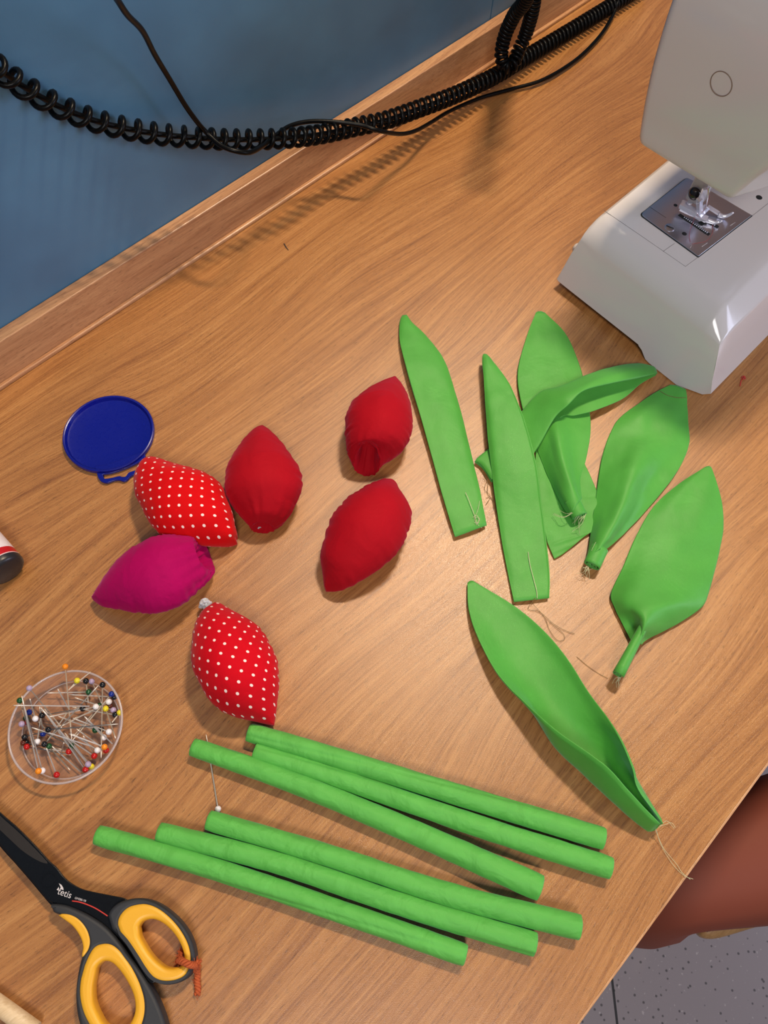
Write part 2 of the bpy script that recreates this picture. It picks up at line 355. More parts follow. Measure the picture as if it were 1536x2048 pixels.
def roll(name, parent, cv, p0, p1, r, turns=2.2, th=.0007, mat=None, phase=0.0, sq=1.0):
    A = P(*cv(p0[0], p0[1]), p0[2] / 1000); B = P(*cv(p1[0], p1[1]), p1[2] / 1000); T = (B - A) / np.linalg.norm(B - A)
    X = np.cross(T, [0, 0, 1]); X /= np.linalg.norm(X); Y = np.cross(X, T); n = 70; V = []; Fc = []; m = 8
    for i in range(m):
        c = A + (B - A) * i / (m - 1)
        rr = r if np.isscalar(r) else r[0] + (r[1] - r[0]) * i / (m - 1)
        for lay in (0, 1):
            for j in range(n):
                s = j / (n - 1); a = phase + s * turns * 2 * math.pi; q = rr * (.22 + .78 * s) - lay * th * (1 if rr * (.22 + .78 * s) > th * 1.5 else .5)
                V.append(c + (X * math.cos(a) + Y * math.sin(a) * sq) * q)
    for i in range(m - 1):
        for lay in (0, 1):
            for j in range(n - 1):
                b = (i * 2 + lay) * n + j; Fc.append((b, b + 1, b + 2 * n + 1, b + 2 * n))
        b = i * 2 * n; Fc.append((b, b + n, b + 3 * n, b + 2 * n)); b += n - 1; Fc.append((b, b + n, b + 3 * n, b + 2 * n))
    for i in (0, m - 1):
        for j in range(n - 1): b = i * 2 * n + j; Fc.append((b, b + 1, b + n + 1, b + n))
    return mesh(name, V, Fc, mat or M_green, parent)

c4 = conv(780, 600, 3.2); c6 = conv(780, 600, 2.194); c5 = conv(1130, 680, 2.846); c3 = conv(880, 1130, 2.56)
# narrow leaf beside the upper red tulip
def LR(l, r, zl, zm, zr):
    (x0, y0), (x1, y1) = l, r
    return [(x0 + (x1 - x0) * t, y0 + (y1 - y0) * t, z) for t, z in ((0, zl), (.15, (zl * .35 + zm * .65)), (.5, zm), (.85, (zr * .35 + zm * .65)), (1, zr))]
L1 = leaf('narrow green fabric leaf with pointed tip lying next to the topmost red tulip',
    [LR((78, 96), (106, 94), 2.5, 3, 2.5), LR((62, 135), (150, 150), 3, 5, 3), LR((60, 240), (240, 235), 5, 6, 3), LR((83, 350), (338, 368), 7, 7, 3), LR((130, 520), (402, 540), 8, 7, 3),
     LR((200, 760), (462, 745), 7, 7, 3), LR((268, 1000), (524, 1000), 6, 6, 3), LR((333, 1240), (575, 1215), 5, 5, 3), LR((415, 1515), (620, 1440), 4, 5, 4)], c4, th=.0035, wr=.0007, seed=1)
threads(L1, c4, [[(483, 1232, 6.2), (500, 1270, 6.2), (530, 1350, 6), (548, 1400, 5.8)]], .00022, name='stitching')
threads(L1, c4, [[(575, 1285, 6), (560, 1350, 6.5), (540, 1400, 6), (560, 1430, 6), (545, 1390, 6.5), (575, 1400, 6), (550, 1440, 6)], [(530, 1390, 6.5), (560, 1380, 6), (565, 1430, 6), (540, 1420, 6.5), (590, 1460, 4)]])
# second narrow leaf, on top of the pile
L2 = leaf('long narrow green leaf with stitched hem lying across the leaf pile, its cut end down',
    [LR((596, 348), (616, 346), 10, 10, 10), LR((590, 390), (655, 385), 10, 12, 10), LR((601, 510), (748, 505), 11, 13, 12), LR((611, 690), (832, 690), 10, 14, 14), LR((625, 870), (892, 870), 9, 14, 14),
     LR((647, 1080), (938, 1060), 7, 12, 12), LR((677, 1300), (968, 1280), 5, 8, 8), LR((718, 1560), (998, 1530), 3, 5, 5), LR((755, 1750), (1022, 1740), 3, 4, 4), LR((793, 1932), (1020, 1905), 3, 4, 4)], c4, th=.003, seam=.93, nu=64, seed=2)
threads(L2, c4, [[(884, 1612, 5.6), (895, 1690, 5.4), (918, 1780, 5.2), (938, 1860, 5), (942, 1910, 4.6)]], .00022, name='stitching')
threads(L2, c3, [[(490, 170, 5), (470, 190, 3), (500, 225, 1), (540, 275, 1), (560, 330, 1), (600, 385, 1), (640, 380, 1), (625, 345, 1), (560, 290, 1)], [(480, 180, 4), (450, 225, 1), (510, 240, 1), (580, 300, 1), (640, 335, 1), (690, 352, 1)]], .00016, M_threadD)
# wide leaf at the back of the pile with rolled base
L3 = leaf('wide green leaf at the back of the pile with rolled base, beneath the crossing leaf',
    [[(640, 55, 3), (650, 50, 3), (657, 50, 3), (665, 50, 3), (680, 56, 3)],
     [(600, 160, 3), (640, 150, 4), (685, 150, 4), (735, 150, 4), (772, 150, 3)],
     [(560, 320, 3), (630, 310, 4), (700, 300, 4), (770, 300, 4), (836, 300, 3)],
     [(583, 480, 4), (650, 470, 5), (720, 460, 6), (790, 450, 5), (868, 440, 3)],
     [(635, 630, 3), (690, 600, 9), (735, 580, 14), (800, 575, 9), (880, 565, 6)],
     [(690, 770, 3), (728, 745, 11), (765, 715, 16), (810, 715, 10), (862, 690, 8)],
     [(742, 880, 4), (768, 860, 13), (798, 815, 17), (820, 815, 12), (835, 790, 9)],
     [(785, 950, 7), (804, 925, 13), (826, 890, 15), (836, 880, 12), (842, 872, 9)]], c6, th=.0016, nu=60, wr=.0004, seed=3)
roll('rolled_base', L3, c6, (795, 880, 10.5), (830, 950, 9), (.0068, .0066), 2.6, phase=.5, sq=.8)
threads(L3, c6, fray(c6, 845, 935, 12, 9, 110, 100, 28, 5) + fray(c6, 800, 935, 12, 3, 90, 185, 20, 8), .00013)
# flat leaf beneath everything
L5 = leaf('flat green leaf at the bottom of the pile, its wide cut end showing',
    [LR((650, 520), (760, 560), 2, 2, 2), LR((640, 650), (835, 680), 2, 2.5, 2), LR((640, 800), (905, 830), 2, 2.5, 2), LR((660, 920), (932, 885), 2.2, 2.5, 2.2), LR((685, 1040), (918, 988), 2.2, 3, 3.5), LR((700, 1085), (850, 1040), 2.2, 3, 3), LR((722, 1135), (765, 1112), 2, 2.2, 2)], c6, th=.0016, seed=5)
# leaf that crosses, folded lengthwise
L4 = leaf('folded green leaf crossing the pile with its tip under the sewing machine',
    [[(1168, 330, 3), (1166, 318, 4), (1164, 302, 4), (1168, 312, 5), (1172, 325, 6)],
     [(1100, 368, 4), (1090, 330, 5), (1078, 285, 7), (1080, 310, 12), (1078, 347, 13)],
     [(1022, 432, 6), (990, 370, 7), (962, 306, 10), (955, 335, 17), (950, 374, 19)],
     [(905, 482, 9), (880, 420, 9), (850, 346, 12), (848, 372, 20), (848, 402, 23)],
     [(815, 505, 10), (780, 450, 9), (745, 386, 12), (758, 420, 20), (783, 462, 22)],
     [(745, 518, 9), (705, 470, 8), (660, 412, 8), (685, 460, 14), (722, 520, 16)],
     [(655, 640, 3), (615, 580, 4), (573, 505, 4), (610, 570, 7), (645, 655, 8)],
     [(560, 740, 1.5), (530, 680, 2), (500, 600, 2), (535, 660, 3), (575, 735, 4)],
     [(445, 800, 2), (410, 745, 2.2), (372, 712, 3), (400, 725, 4), (445, 790, 5)]], c6, th=.0015, nu=70, nv=80, wr=.0004, seed=4)
threads(L4, c6, [[(415, 770, 3), (430, 800, 2), (428, 850, 1), (450, 880, 1), (455, 920, 1)], [(430, 780, 3), (415, 830, 1), (440, 860, 1), (420, 900, 1)], [(420, 870, 1), (440, 865, 1), (460, 890, 1)]], .00014, M_threadD)
# leaf at the machine corner
L6 = leaf('creased green leaf with a rolled base, its tip under the corner of the sewing machine',
    [[(600, 255, 2), (620, 258, 2), (640, 262, 2), (665, 270, 2), (688, 280, 2)],
     [(500, 308, 2), (550, 320, 3), (600, 330, 3), (650, 335, 3), (694, 340, 2)],
     [(325, 430, 2), (420, 435, 6), (520, 445, 5), (620, 455, 4), (704, 465, 2)],
     [(262, 520, 2), (365, 530, 5), (470, 545, 6), (600, 560, 5), (708, 585, 2)],
     [(212, 660, 2), (320, 665, 7), (425, 675, 12), (560, 690, 4), (672, 690, 2)],
     [(185, 820, 2), (290, 810, 10), (380, 800, 14), (470, 815, 5), (592, 815, 2)],
     [(165, 960, 2), (245, 955, 9), (320, 965, 15), (390, 980, 5), (472, 962, 2)],
     [(147, 1110, 3), (200, 1095, 12), (252, 1110, 15), (290, 1110, 7), (322, 1115, 3)],
     [(122, 1245, 5), (150, 1220, 11), (190, 1195, 14), (214, 1198, 11), (222, 1205, 8)]], c5, th=.0017, nu=60, wr=.0009, seed=6)
roll('rolled_base', L6, c5, (195, 1180, 9), (148, 1282, 8), (.0072, .0070), 2.4, phase=2.2, sq=.75)
threads(L6, c5, [[(540, 290, 4.5), (585, 315, 5), (640, 328, 5), (688, 328, 4)]], .0002, M_threadD, 'stitching')
threads(L6, c5, fray(c5, 130, 1290, 8, 8, 75, 115, 30, 3) + [[(100, 1290, 6), (130, 1310, 7), (160, 1300, 6)], [(150, 1200, 12), (175, 1150, 16)]], .00013)
# leaf with thin rolled stalk
L7 = leaf('broad green leaf narrowing to a thin rolled stalk, nearest the right edge',
    [[(796, 724, 3), (806, 720, 3), (818, 718, 3), (828, 722, 3), (836, 732, 3)],
     [(645, 820, 3), (700, 812, 5), (760, 810, 5), (820, 815, 5), (868, 824, 3)],
     [(503, 950, 3), (600, 940, 6), (700, 935, 6), (800, 940, 6), (897, 942, 3)],
     [(402, 1120, 3), (520, 1110, 6), (640, 1100, 7), (770, 1090, 6), (902, 1080, 3)],
     [(330, 1290, 3), (450, 1280, 7), (570, 1270, 8), (710, 1260, 6), (868, 1250, 3)],
     [(260, 1440, 3), (370, 1430, 12), (500, 1420, 13), (650, 1415, 11), (822, 1425, 5)],
     [(282, 1530, 3), (360, 1520, 13), (460, 1530, 19), (620, 1510, 15), (778, 1520, 4)],
     [(330, 1625, 3), (395, 1610, 8), (458, 1600, 20), (555, 1620, 10), (640, 1618, 3)],
     [(374, 1712, 4), (405, 1690, 8), (440, 1660, 18), (455, 1690, 9), (478, 1700, 4)],
     [(385, 1745, 7), (395, 1735, 9), (415, 1712, 15), (428, 1725, 11), (435, 1735, 8)]], c5, th=.0018, nu=60, nv=80, wr=.0004, seed=7)
roll('rolled_stalk', L7, c5, (466, 1592, 14), (300, 1905, 12.5), (.0030, .0042), 2.3, phase=1.0)
threads(L7, c5, fray(c5, 310, 1920, 10, 7, 70, 115, 30, 4), .00013)
# large cupped leaf by the desk's front edge
L8 = leaf('large green leaf folded like a boat, pointing at the front corner of the desk',
    [[(140, 92, 3), (148, 84, 3), (156, 80, 3), (168, 80, 3), (182, 88, 3)],
     [(148, 230, 5), (205, 222, 4), (265, 210, 4), (325, 205, 4), (384, 212, 5)],
     [(196, 372, 9), (285, 360, 5), (380, 340, 4), (460, 325, 5), (530, 335, 8)],
     [(300, 562, 13), (372, 545, 6), (460, 505, 4), (560, 465, 6), (652, 480, 12)],
     [(440, 708, 19), (475, 700, 8), (560, 680, 4), (680, 640, 9), (762, 655, 16)],
     [(600, 850, 25), (595, 912, 8), (690, 850, 4), (770, 790, 11), (862, 790, 22)],
     [(755, 958, 30), (730, 1045, 8), (820, 980, 4), (870, 900, 14), (928, 905, 27)],
     [(862, 1040, 32), (848, 1160, 8), (910, 1090, 4), (935, 1010, 16), (982, 1040, 29)],
     [(960, 1150, 27), (958, 1258, 7), (1000, 1190, 5), (1000, 1120, 13), (1013, 1155, 24)],
     [(1125, 1325, 15), (1085, 1362, 4), (1108, 1352, 4), (1122, 1335, 7), (1140, 1326, 14)]], c3, th=.0022, nu=70, nv=90, wr=.0003, seed=8)
threads(L8, c3, [[(1105, 1345, 6), (1130, 1430, 2), (1190, 1530, 1), (1250, 1590, 1), (1296, 1608, 1.5)], [(1100, 1350, 6), (1145, 1450, 1), (1210, 1530, 1), (1240, 1575, 1), (1282, 1610, 1.5)], [(1120, 1345, 8), (1160, 1310, 4), (1200, 1350, 2)], [(1120, 1340, 8), (1150, 1330, 4), (1185, 1320, 2), (1205, 1345, 1)]], .00013)

# ------------------------------------------------------------------ tulips
def tulip(label, st, cv, mat, seed, open_end=None, tuft=None, puck=.02, m=96, nv=72, flat=2.0, slant=0.0, gather=0.0):
    """st: list of (Lx,Ly,Rx,Ry,half_height_mm) from the tip to the base"""
    rows = []
    for Lx, Ly, Rx, Ry, hz in st:
        z = hz * .92 / 1000 + .0006
        rows.append(np.concatenate([P(*cv(Lx, Ly), z), P(*cv(Rx, Ry), z), [hz / 1000]]))
    R = cr(rows, nv); V = []; uv = []; axl = 0; prev = None
    total = len(R)
    extra = []
    base_mid = (R[-1][:3] + R[-1][3:6]) / 2; ax = base_mid - (R[-6][:3] + R[-6][3:6]) / 2; ax /= np.linalg.norm(ax)
    for i, r in enumerate(R):
        L, Q, hz = r[:3], r[3:6], max(r[6], .0008); mid = (L + Q) / 2; hw = (Q - L) / 2
        if prev is not None: axl += np.linalg.norm(mid - prev)
        prev = mid; ring = []; v = i / (nv - 1)
        wl = np.linalg.norm(hw)
        for k in range(m):
            th = 2 * math.pi * k / m; x = math.cos(th); s = math.sin(th)
            zz = hz * math.copysign(max(0, 1 - abs(x) ** flat) ** .58, s) if abs(s) > 1e-6 else 0
            if s < 0: zz *= .9
            edge = max(0, (abs(x) - .55) / .45)
            pk = noise.noise(Vector((v * 30 + seed * 9, 5.0 * math.copysign(1, x), seed)))
            w = x * (1 + puck * edge ** 2 * pk * 1.6 * min(1, 4 * v * (1 - v) + .2))
            zz *= 1 + .35 * edge * pk * puck * 20 * .5
            b = noise.noise(Vector((x * 1.3 + seed, v * 3, s + seed))) * .035
            p = mid + hw * w + np.array([0, 0, zz * (1 + b)])
            if gather: g_ = max(0, (v - .55) / .45) ** 1.5 * gather * noise.noise(Vector((math.cos(th) * 4.5 + seed, math.sin(th) * 4.5, v * 1.5))) * 2; p = mid + (p - mid) * (1 + g_)
            if slant: p = p - ax * slant / 1000 * max(0, (v - .75) / .25) ** 2 * max(zz / hz + .2, -.1)
            p[2] = max(p[2], .0003); ring.append(p)
        for k in range(m):
            V.append(ring[k])
            x = math.cos(2 * math.pi * k / m)
            a = math.asin(max(-1, min(1, x))) * wl * .98 + (0 if math.sin(2 * math.pi * k / m) >= 0 else .003)
            uv.append((axl, a))
    ringc = list(range((nv - 1) * m, nv * m))
    Fc = []
    for i in range(nv - 1):
        for k in range(m):
            k2 = (k + 1) % m; Fc.append((i * m + k, i * m + k2, (i + 1) * m + k2, (i + 1) * m + k))
    Fc.append(tuple(range(m)))
    if open_end:     # rim folded inwards: (depth mm, inner scale)
        dep, sc = open_end; last = nv - 1; base = [V[i] for i in ringc]; c = sum(base) / m
        prof = [(-.0012, .97, 1), (-.0008, .90, 1), (.35, .80, .9), (.7, .72, .8), (1.0, .60, .7)]
        for d, s1, s2 in prof:
            dd = d if abs(d) < .01 and d < 0 else d * dep / 1000
            for k, p in enumerate(base):
                wob = 1 + .10 * noise.noise(Vector((k * .25 + seed, d * 3, 0)))
                q = c + (p - c) * (1 - (1 - s1) * (1.0 + 0 * wob)) * wob * (sc if d > 0 else 1) - ax * dd
                q[2] = max(q[2], .0003); V.append(q); uv.append((axl, k * .0004))
            last += 1
            for k in range(m):
                k2 = (k + 1) % m; Fc.append(((last - 1) * m + k, (last - 1) * m + k2, last * m + k2, last * m + k))
        Fc.append(tuple(last * m + k for k in range(m)))
        depth_c = c - ax * dep / 1000 * .8
    else:
        Fc.append(tuple(ringc))
    o = mesh('fabric_tulip', V, Fc, mat, uv=uv)
    o.data.set_sharp_from_angle(angle=math.radians(80))
    tag(o, label, 'fabric tulip', 'stuffed fabric tulip heads on the desk')
    if tuft:
        bmx = bmesh.new(); rnd = random.Random(seed)
        for (x, y, z, r) in tuft:
            q = P(*cv(x, y), z / 1000)
            rr = bmesh.ops.create_icosphere(bmx, subdivisions=4, radius=r / 1000)
            for vv in rr['verts']:
                d = vv.co.normalized(); vv.co *= 1 + .5 * noise.noise(d * 1.5 + Vector((x, y, 0))) + .12 * noise.noise(d * 6)
                vv.co += Vector(q)
        bmobj('stuffing_tuft', bmx, M_fluff, o, smooth=True)
    return o
c8 = conv(100, 760, 4.042); c22 = conv(420, 740, 3.491); c21 = conv(350, 1150, 3.072)
# dotted tulip by the blue lid (tip lower right)
tA = tulip('red tulip head with white dots touching the blue lid',
    [(1512, 1322, 1508, 1295, 4), (1420, 1338, 1515, 1250, 9), (1290, 1335, 1495, 1170, 13), (1150, 1320, 1478, 1075, 17), (1000, 1290, 1435, 960, 19.5), (880, 1240, 1395, 865, 21), (795, 1140, 1300, 780, 21),
     (735, 1020, 1180, 735, 19.5), (690, 930, 1050, 700, 17), (680, 830, 920, 655, 14), (700, 765, 860, 640, 11), (745, 710, 810, 645, 7)], c8, M_dotA, 1, puck=.02)
tB = tulip('magenta tulip head with open gathered base, pointing left',
    [(350, 1780, 346, 1755, 3.5), (420, 1828, 405, 1665, 8), (540, 1850, 500, 1530, 13), (690, 1878, 620, 1405, 17.5), (830, 1882, 740, 1330, 20), (950, 1858, 850, 1275, 21), (1055, 1815, 960, 1262, 20.5),
     (1150, 1735, 1060, 1265, 18.5), (1230, 1655, 1140, 1268, 16), (1290, 1590, 1195, 1275, 14), (1318, 1540, 1225, 1288, 12.5)], c8, M_mag, 2, open_end=(9, .8), puck=.05, slant=8, gather=.14)
tC = tulip('plain red tulip head between the dotted tulip and the two right-hand red ones',
    [(350, 404, 385, 404, 4), (300, 432, 440, 448, 9), (235, 498, 510, 522, 14), (170, 590, 575, 615, 18), (118, 690, 625, 690, 21), (103, 800, 645, 785, 22), (120, 890, 632, 860, 21.5),
     (170, 970, 600, 930, 19), (215, 1025, 560, 1005, 16), (250, 1065, 510, 1060, 13.5), (280, 1098, 455, 1095, 10)], c22, M_red, 3, open_end=(9, .8), puck=.03, gather=.08,
    tuft=[(345, 1092, 6, 1.8)])
tD = tulip('topmost red tulip head with its open base facing the viewer',
    [(1272, 62, 1305, 64, 4), (1185, 100, 1350, 120, 9), (1090, 155, 1392, 215, 15), (1000, 230, 1412, 310, 20), (950, 315, 1415, 400, 22), (945, 400, 1396, 470, 22.5), (948, 480, 1355, 545, 21.5),
     (955, 550, 1300, 590, 19.5), (970, 605, 1235, 625, 17), (1000, 655, 1190, 670, 14.5)], c22, M_red, 4, open_end=(16, .85), puck=.035, slant=9, gather=.04,
    tuft=[(1036, 622, 10, 1.6)])
tE = tulip('plump plain red tulip head pointing down left, lowest of the plain red ones',
    [(796, 1508, 812, 1545, 4), (783, 1400, 900, 1540, 9), (770, 1300, 1000, 1500, 14), (795, 1190, 1110, 1435, 18), (830, 1075, 1210, 1365, 21), (885, 980, 1300, 1280, 22.5), (960, 905, 1365, 1180, 22),
     (1040, 850, 1400, 1080, 20), (1110, 812, 1405, 990, 17), (1160, 790, 1370, 920, 13.5), (1195, 776, 1330, 860, 10), (1225, 776, 1310, 810, 7)], c22, M_red, 5, puck=.05)
tF = tulip('red tulip head with white dots standing against the ends of the green tubes',
    [(580, 922, 610, 922, 4), (480, 897, 620, 860, 9), (370, 872, 630, 770, 14), (270, 825, 640, 690, 18), (190, 740, 638, 610, 21), (140, 645, 630, 530, 22), (103, 560, 600, 455, 22),
     (102, 450, 560, 380, 20.5), (112, 350, 515, 320, 18), (135, 280, 445, 270, 15), (170, 228, 365, 228, 11.5), (225, 192, 300, 190, 7.5)], c21, M_dotB, 6, puck=.025,
    tuft=[(185, 172, 9, 3.2), (205, 185, 9, 2.5), (160, 190, 6, 1.5), (200, 200, 10, 3.0)])

# ------------------------------------------------------------------ stems
def stem(label, pts, r0, r1, seed, ridge=0.0):
    r0 /= 1000; r1 /= 1000; n = 120
    path = arc([P(x, y, r0 + (r1 - r0) * i / (len(pts) - 1)) for i, (x, y) in enumerate(pts)], n)
    T = np.gradient(path, axis=0); T /= np.linalg.norm(T, axis=1)[:, None]; seg = 40; V = []; uv = []
    for i in range(n):
        t = i / (n - 1); X = np.cross(T[i], [0, 0, 1]); X /= np.linalg.norm(X); Y = np.cross(X, T[i]); r = r0 + (r1 - r0) * t
        e = min(t, 1 - t) * n
        for k in range(seg):
            a = 2 * math.pi * k / seg
            q = r * (1 + .035 * noise.noise(Vector((math.cos(a) * 1.2 + seed, t * 9, math.sin(a) * 1.2))))
            q *= 1 + .05 * noise.noise(Vector((math.cos(a + t * 5) * 3.5, t * 26, math.sin(a + t * 5) * 3.5 + seed))) * .6
            tw = a - t * 2.0 - seed
            q -= r * .10 * math.exp(-((math.sin(tw / 2)) / .06) ** 2)             # the overlapped seam running along
            if e < 3: q *= 1 - .05 * (3 - e) / 3 + .06 * noise.noise(Vector((math.cos(a) * 2, seed, math.sin(a) * 2)))
            p = path[i] + (X * math.cos(a) + Y * math.sin(a)) * q; p[2] = max(p[2], .0003); V.append(p)
    Fc = []
    for i in range(n - 1):
        for k in range(seg): k2 = (k + 1) % seg; Fc.append((i * seg + k, i * seg + k2, (i + 1) * seg + k2, (i + 1) * seg + k))
    for end, sgn in ((0, 1), (n - 1, -1)):
        prev = [end * seg + k for k in range(seg)]; c = path[end]
        for s, d in ((.86, -.0004), (.78, .0012), (.5, .0022), (.2, .0012)):
            b = len(V)
            for k in range(seg): V.append(c + (V[end * seg + k] - c) * s + T[end] * sgn * d)
            cur = list(range(b, b + seg))
            for k in range(seg): k2 = (k + 1) % seg; Fc.append((prev[k], prev[k2], cur[k2], cur[k]))
            prev = cur
        Fc.append(tuple(prev))
    o = mesh('fabric_tube', V, Fc, M_stem)
    tag(o, label, 'fabric tube', 'six green fabric tubes lying side by side')
    return o
stem('green fabric tube touching the dotted tulip, topmost of the six tubes', [(498, 1464), (720, 1530), (960, 1603), (1207, 1677)], 5.9, 6.6, 1)
stem('green fabric tube lying second from the top, its right end reaching furthest right', [(510, 1503), (740, 1578), (980, 1660), (1221, 1736)], 5.6, 6.6, 2)
stem('green fabric tube lying over the white-headed pin', [(386, 1494), (600, 1570), (840, 1670), (1080, 1776)], 5.7, 7.4, 3)
stem('green fabric tube whose left end touches the white pin head, fourth from the top', [(417, 1640), (660, 1712), (900, 1790), (1159, 1855)], 5.8, 6.8, 4)
stem('green fabric tube between the lowest one and the one touching the pin head', [(318, 1664), (560, 1727), (800, 1808), (1070, 1889)], 5.7, 6.5, 5)
stem('green fabric tube nearest the scissors, lowest of the six', [(195, 1670), (430, 1738), (680, 1823), (930, 1910)], 5.8, 5.9, 6)

# ------------------------------------------------------------------ blue lid with a hanging tab
def world_shape(cv, pts, z): return [P(*cv(x, y), z)[:2] for x, y in pts]
lidC = (P(124, 868, .004) + P(310, 868, .004) + P(226, 788, .004) + P(207, 943, .004)) / 4; lidR = .0337
def lathe(name, prof, c, mat, parent=None, seg=96):
    V = []; Fc = []; n = len(prof)
    for k in range(seg):
        a = 2 * math.pi * k / seg
        for r, z in prof: V.append((c[0] + r * math.cos(a), c[1] + r * math.sin(a), c[2] + z))
    for k in range(seg):
        k2 = (k + 1) % seg
        for i in range(n - 1): Fc.append((k * n + i, k2 * n + i, k2 * n + i + 1, k * n + i + 1))
    o = mesh(name, V, Fc, mat, parent); o.data.set_sharp_from_angle(angle=math.radians(35)); return o
lid = tag(empty('jar_lid', (lidC[0], lidC[1], 0)), 'round dark blue plastic lid with a hanging tab', 'lid')
bpy.context.view_layer.update()
def child(o, par): o.parent = par; o.matrix_parent_inverse = par.matrix_world.inverted(); return o
child(lathe('lid_disc', [(0, .0003), (lidR - .001, .0003), (lidR - .0002, .001), (lidR, .0036), (lidR - .0003, .0045), (lidR - .0010, .0048), (lidR - .0018, .0045), (lidR - .0022, .0036), (lidR - .0030, .0018), (lidR - .0045, .0014), (.012, .0013), (0, .0013)], (lidC[0], lidC[1], 0), M_blue), lid)
child(flat_shape('hanging_tab', [world_shape(c8, [(370, 700), (378, 745), (395, 800), (428, 828), (470, 832), (520, 815), (560, 811), (595, 822), (625, 812), (655, 780), (700, 757), (750, 728), (785, 695), (775, 640), (750, 590), (600, 640), (450, 690)], .002),
    world_shape(c8, [(428, 768), (500, 755), (600, 722), (680, 688), (735, 664), (758, 672), (745, 705), (690, 733), (640, 750), (612, 783), (580, 785), (560, 780), (500, 794), (440, 800)], .002)], .0006, .0022, .0004, M_blue), lid)

# ------------------------------------------------------------------ clear tray with pins
trC = (P(22, 1460, .009) + P(250, 1450, .009) + P(140, 1344, .009) + P(125, 1564, .009)) / 4; trC[2] = 0; trR = .0345
tray = lathe('pin_tray', [(0, .0004), (.0285, .0004), (.0300, .0012), (.0325, .0065), (trR - .0006, .0100), (trR, .0118), (trR - .0008, .0121), (trR - .0018, .0112), (.0308, .0064), (.0288, .0024), (.0278, .0017), (0, .0016)], trC, M_clear)
shift(tray, tuple(trC)); bpy.context.view_layer.update()
def ring(r, z): return [(trC[0] + r * math.cos(a), trC[1] + r * math.sin(a), z) for a in np.linspace(0, 2 * math.pi, 97)]
M_milk = simple('milky_plastic_edge', (.80, .70, .68), .2, Transmission_Weight=.6)
child(mesh('rim', *tube_geo(ring(trR - .0005, .0118), .0007, 10, cap=False), M_milk), tray)
child(mesh('foot_ring', *tube_geo(ring(.0300, .0016), .0004, 8, cap=False), M_milk), tray)
tag(tray, 'round clear plastic tray full of glass-headed pins', 'tray')
cp = conv(0, 1260, 5.12)
HC = dict(orange=(.85, .25, .01), lilac=(.42, .32, .48), green=(.01, .07, .02), blue=(.01, .03, .25), white=(.82, .78, .80), black=(.008, .008, .010), red=(.45, .008, .006), brown=(.10, .02, .01), yellow=(.75, .62, .02))
HM = {k: simple('glass_head_' + k, v, .18) for k, v in HC.items()}
# unit meshes: shaft of length 1 along +x, head of radius 1.75 mm
def unit_shaft():
    V, Fc = tube_geo([(0, 0, 0), (.93, 0, 0), (.98, 0, 0), (1, 0, 0)], [.00037, .00037, .00022, .00004], 8)
    me = bpy.data.meshes.new('shaft'); me.from_pydata([tuple(v) for v in V], [], Fc); me.polygons.foreach_set('use_smooth', [True] * len(me.polygons)); me.materials.append(M_pinsteel); return me
SH = unit_shaft(); HDM = {}
for k in HC:
    b = bmesh.new(); bmesh.ops.create_uvsphere(b, u_segments=20, v_segments=14, radius=.0019); me = bpy.data.meshes.new('head'); b.to_mesh(me); b.free()
    me.polygons.foreach_set('use_smooth', [True] * len(me.polygons)); me.materials.append(HM[k]); HDM[k] = me
def add_pin(h, t, col, label, group='pins with coloured glass heads in the clear tray'):
    h = Vector(h); t = Vector(t)
    e = empty('dressmaking_pin', h); d = t - h; e.rotation_euler = d.to_track_quat('X', 'Z').to_euler()
    s = bpy.data.objects.new('shaft', SH); COL.objects.link(s); s.parent = e; s.scale = (d.length, 1, 1)
    if col:
        q = bpy.data.objects.new('head', HDM[col]); COL.objects.link(q); q.parent = e
    tag(e, label, 'pin', group); return e
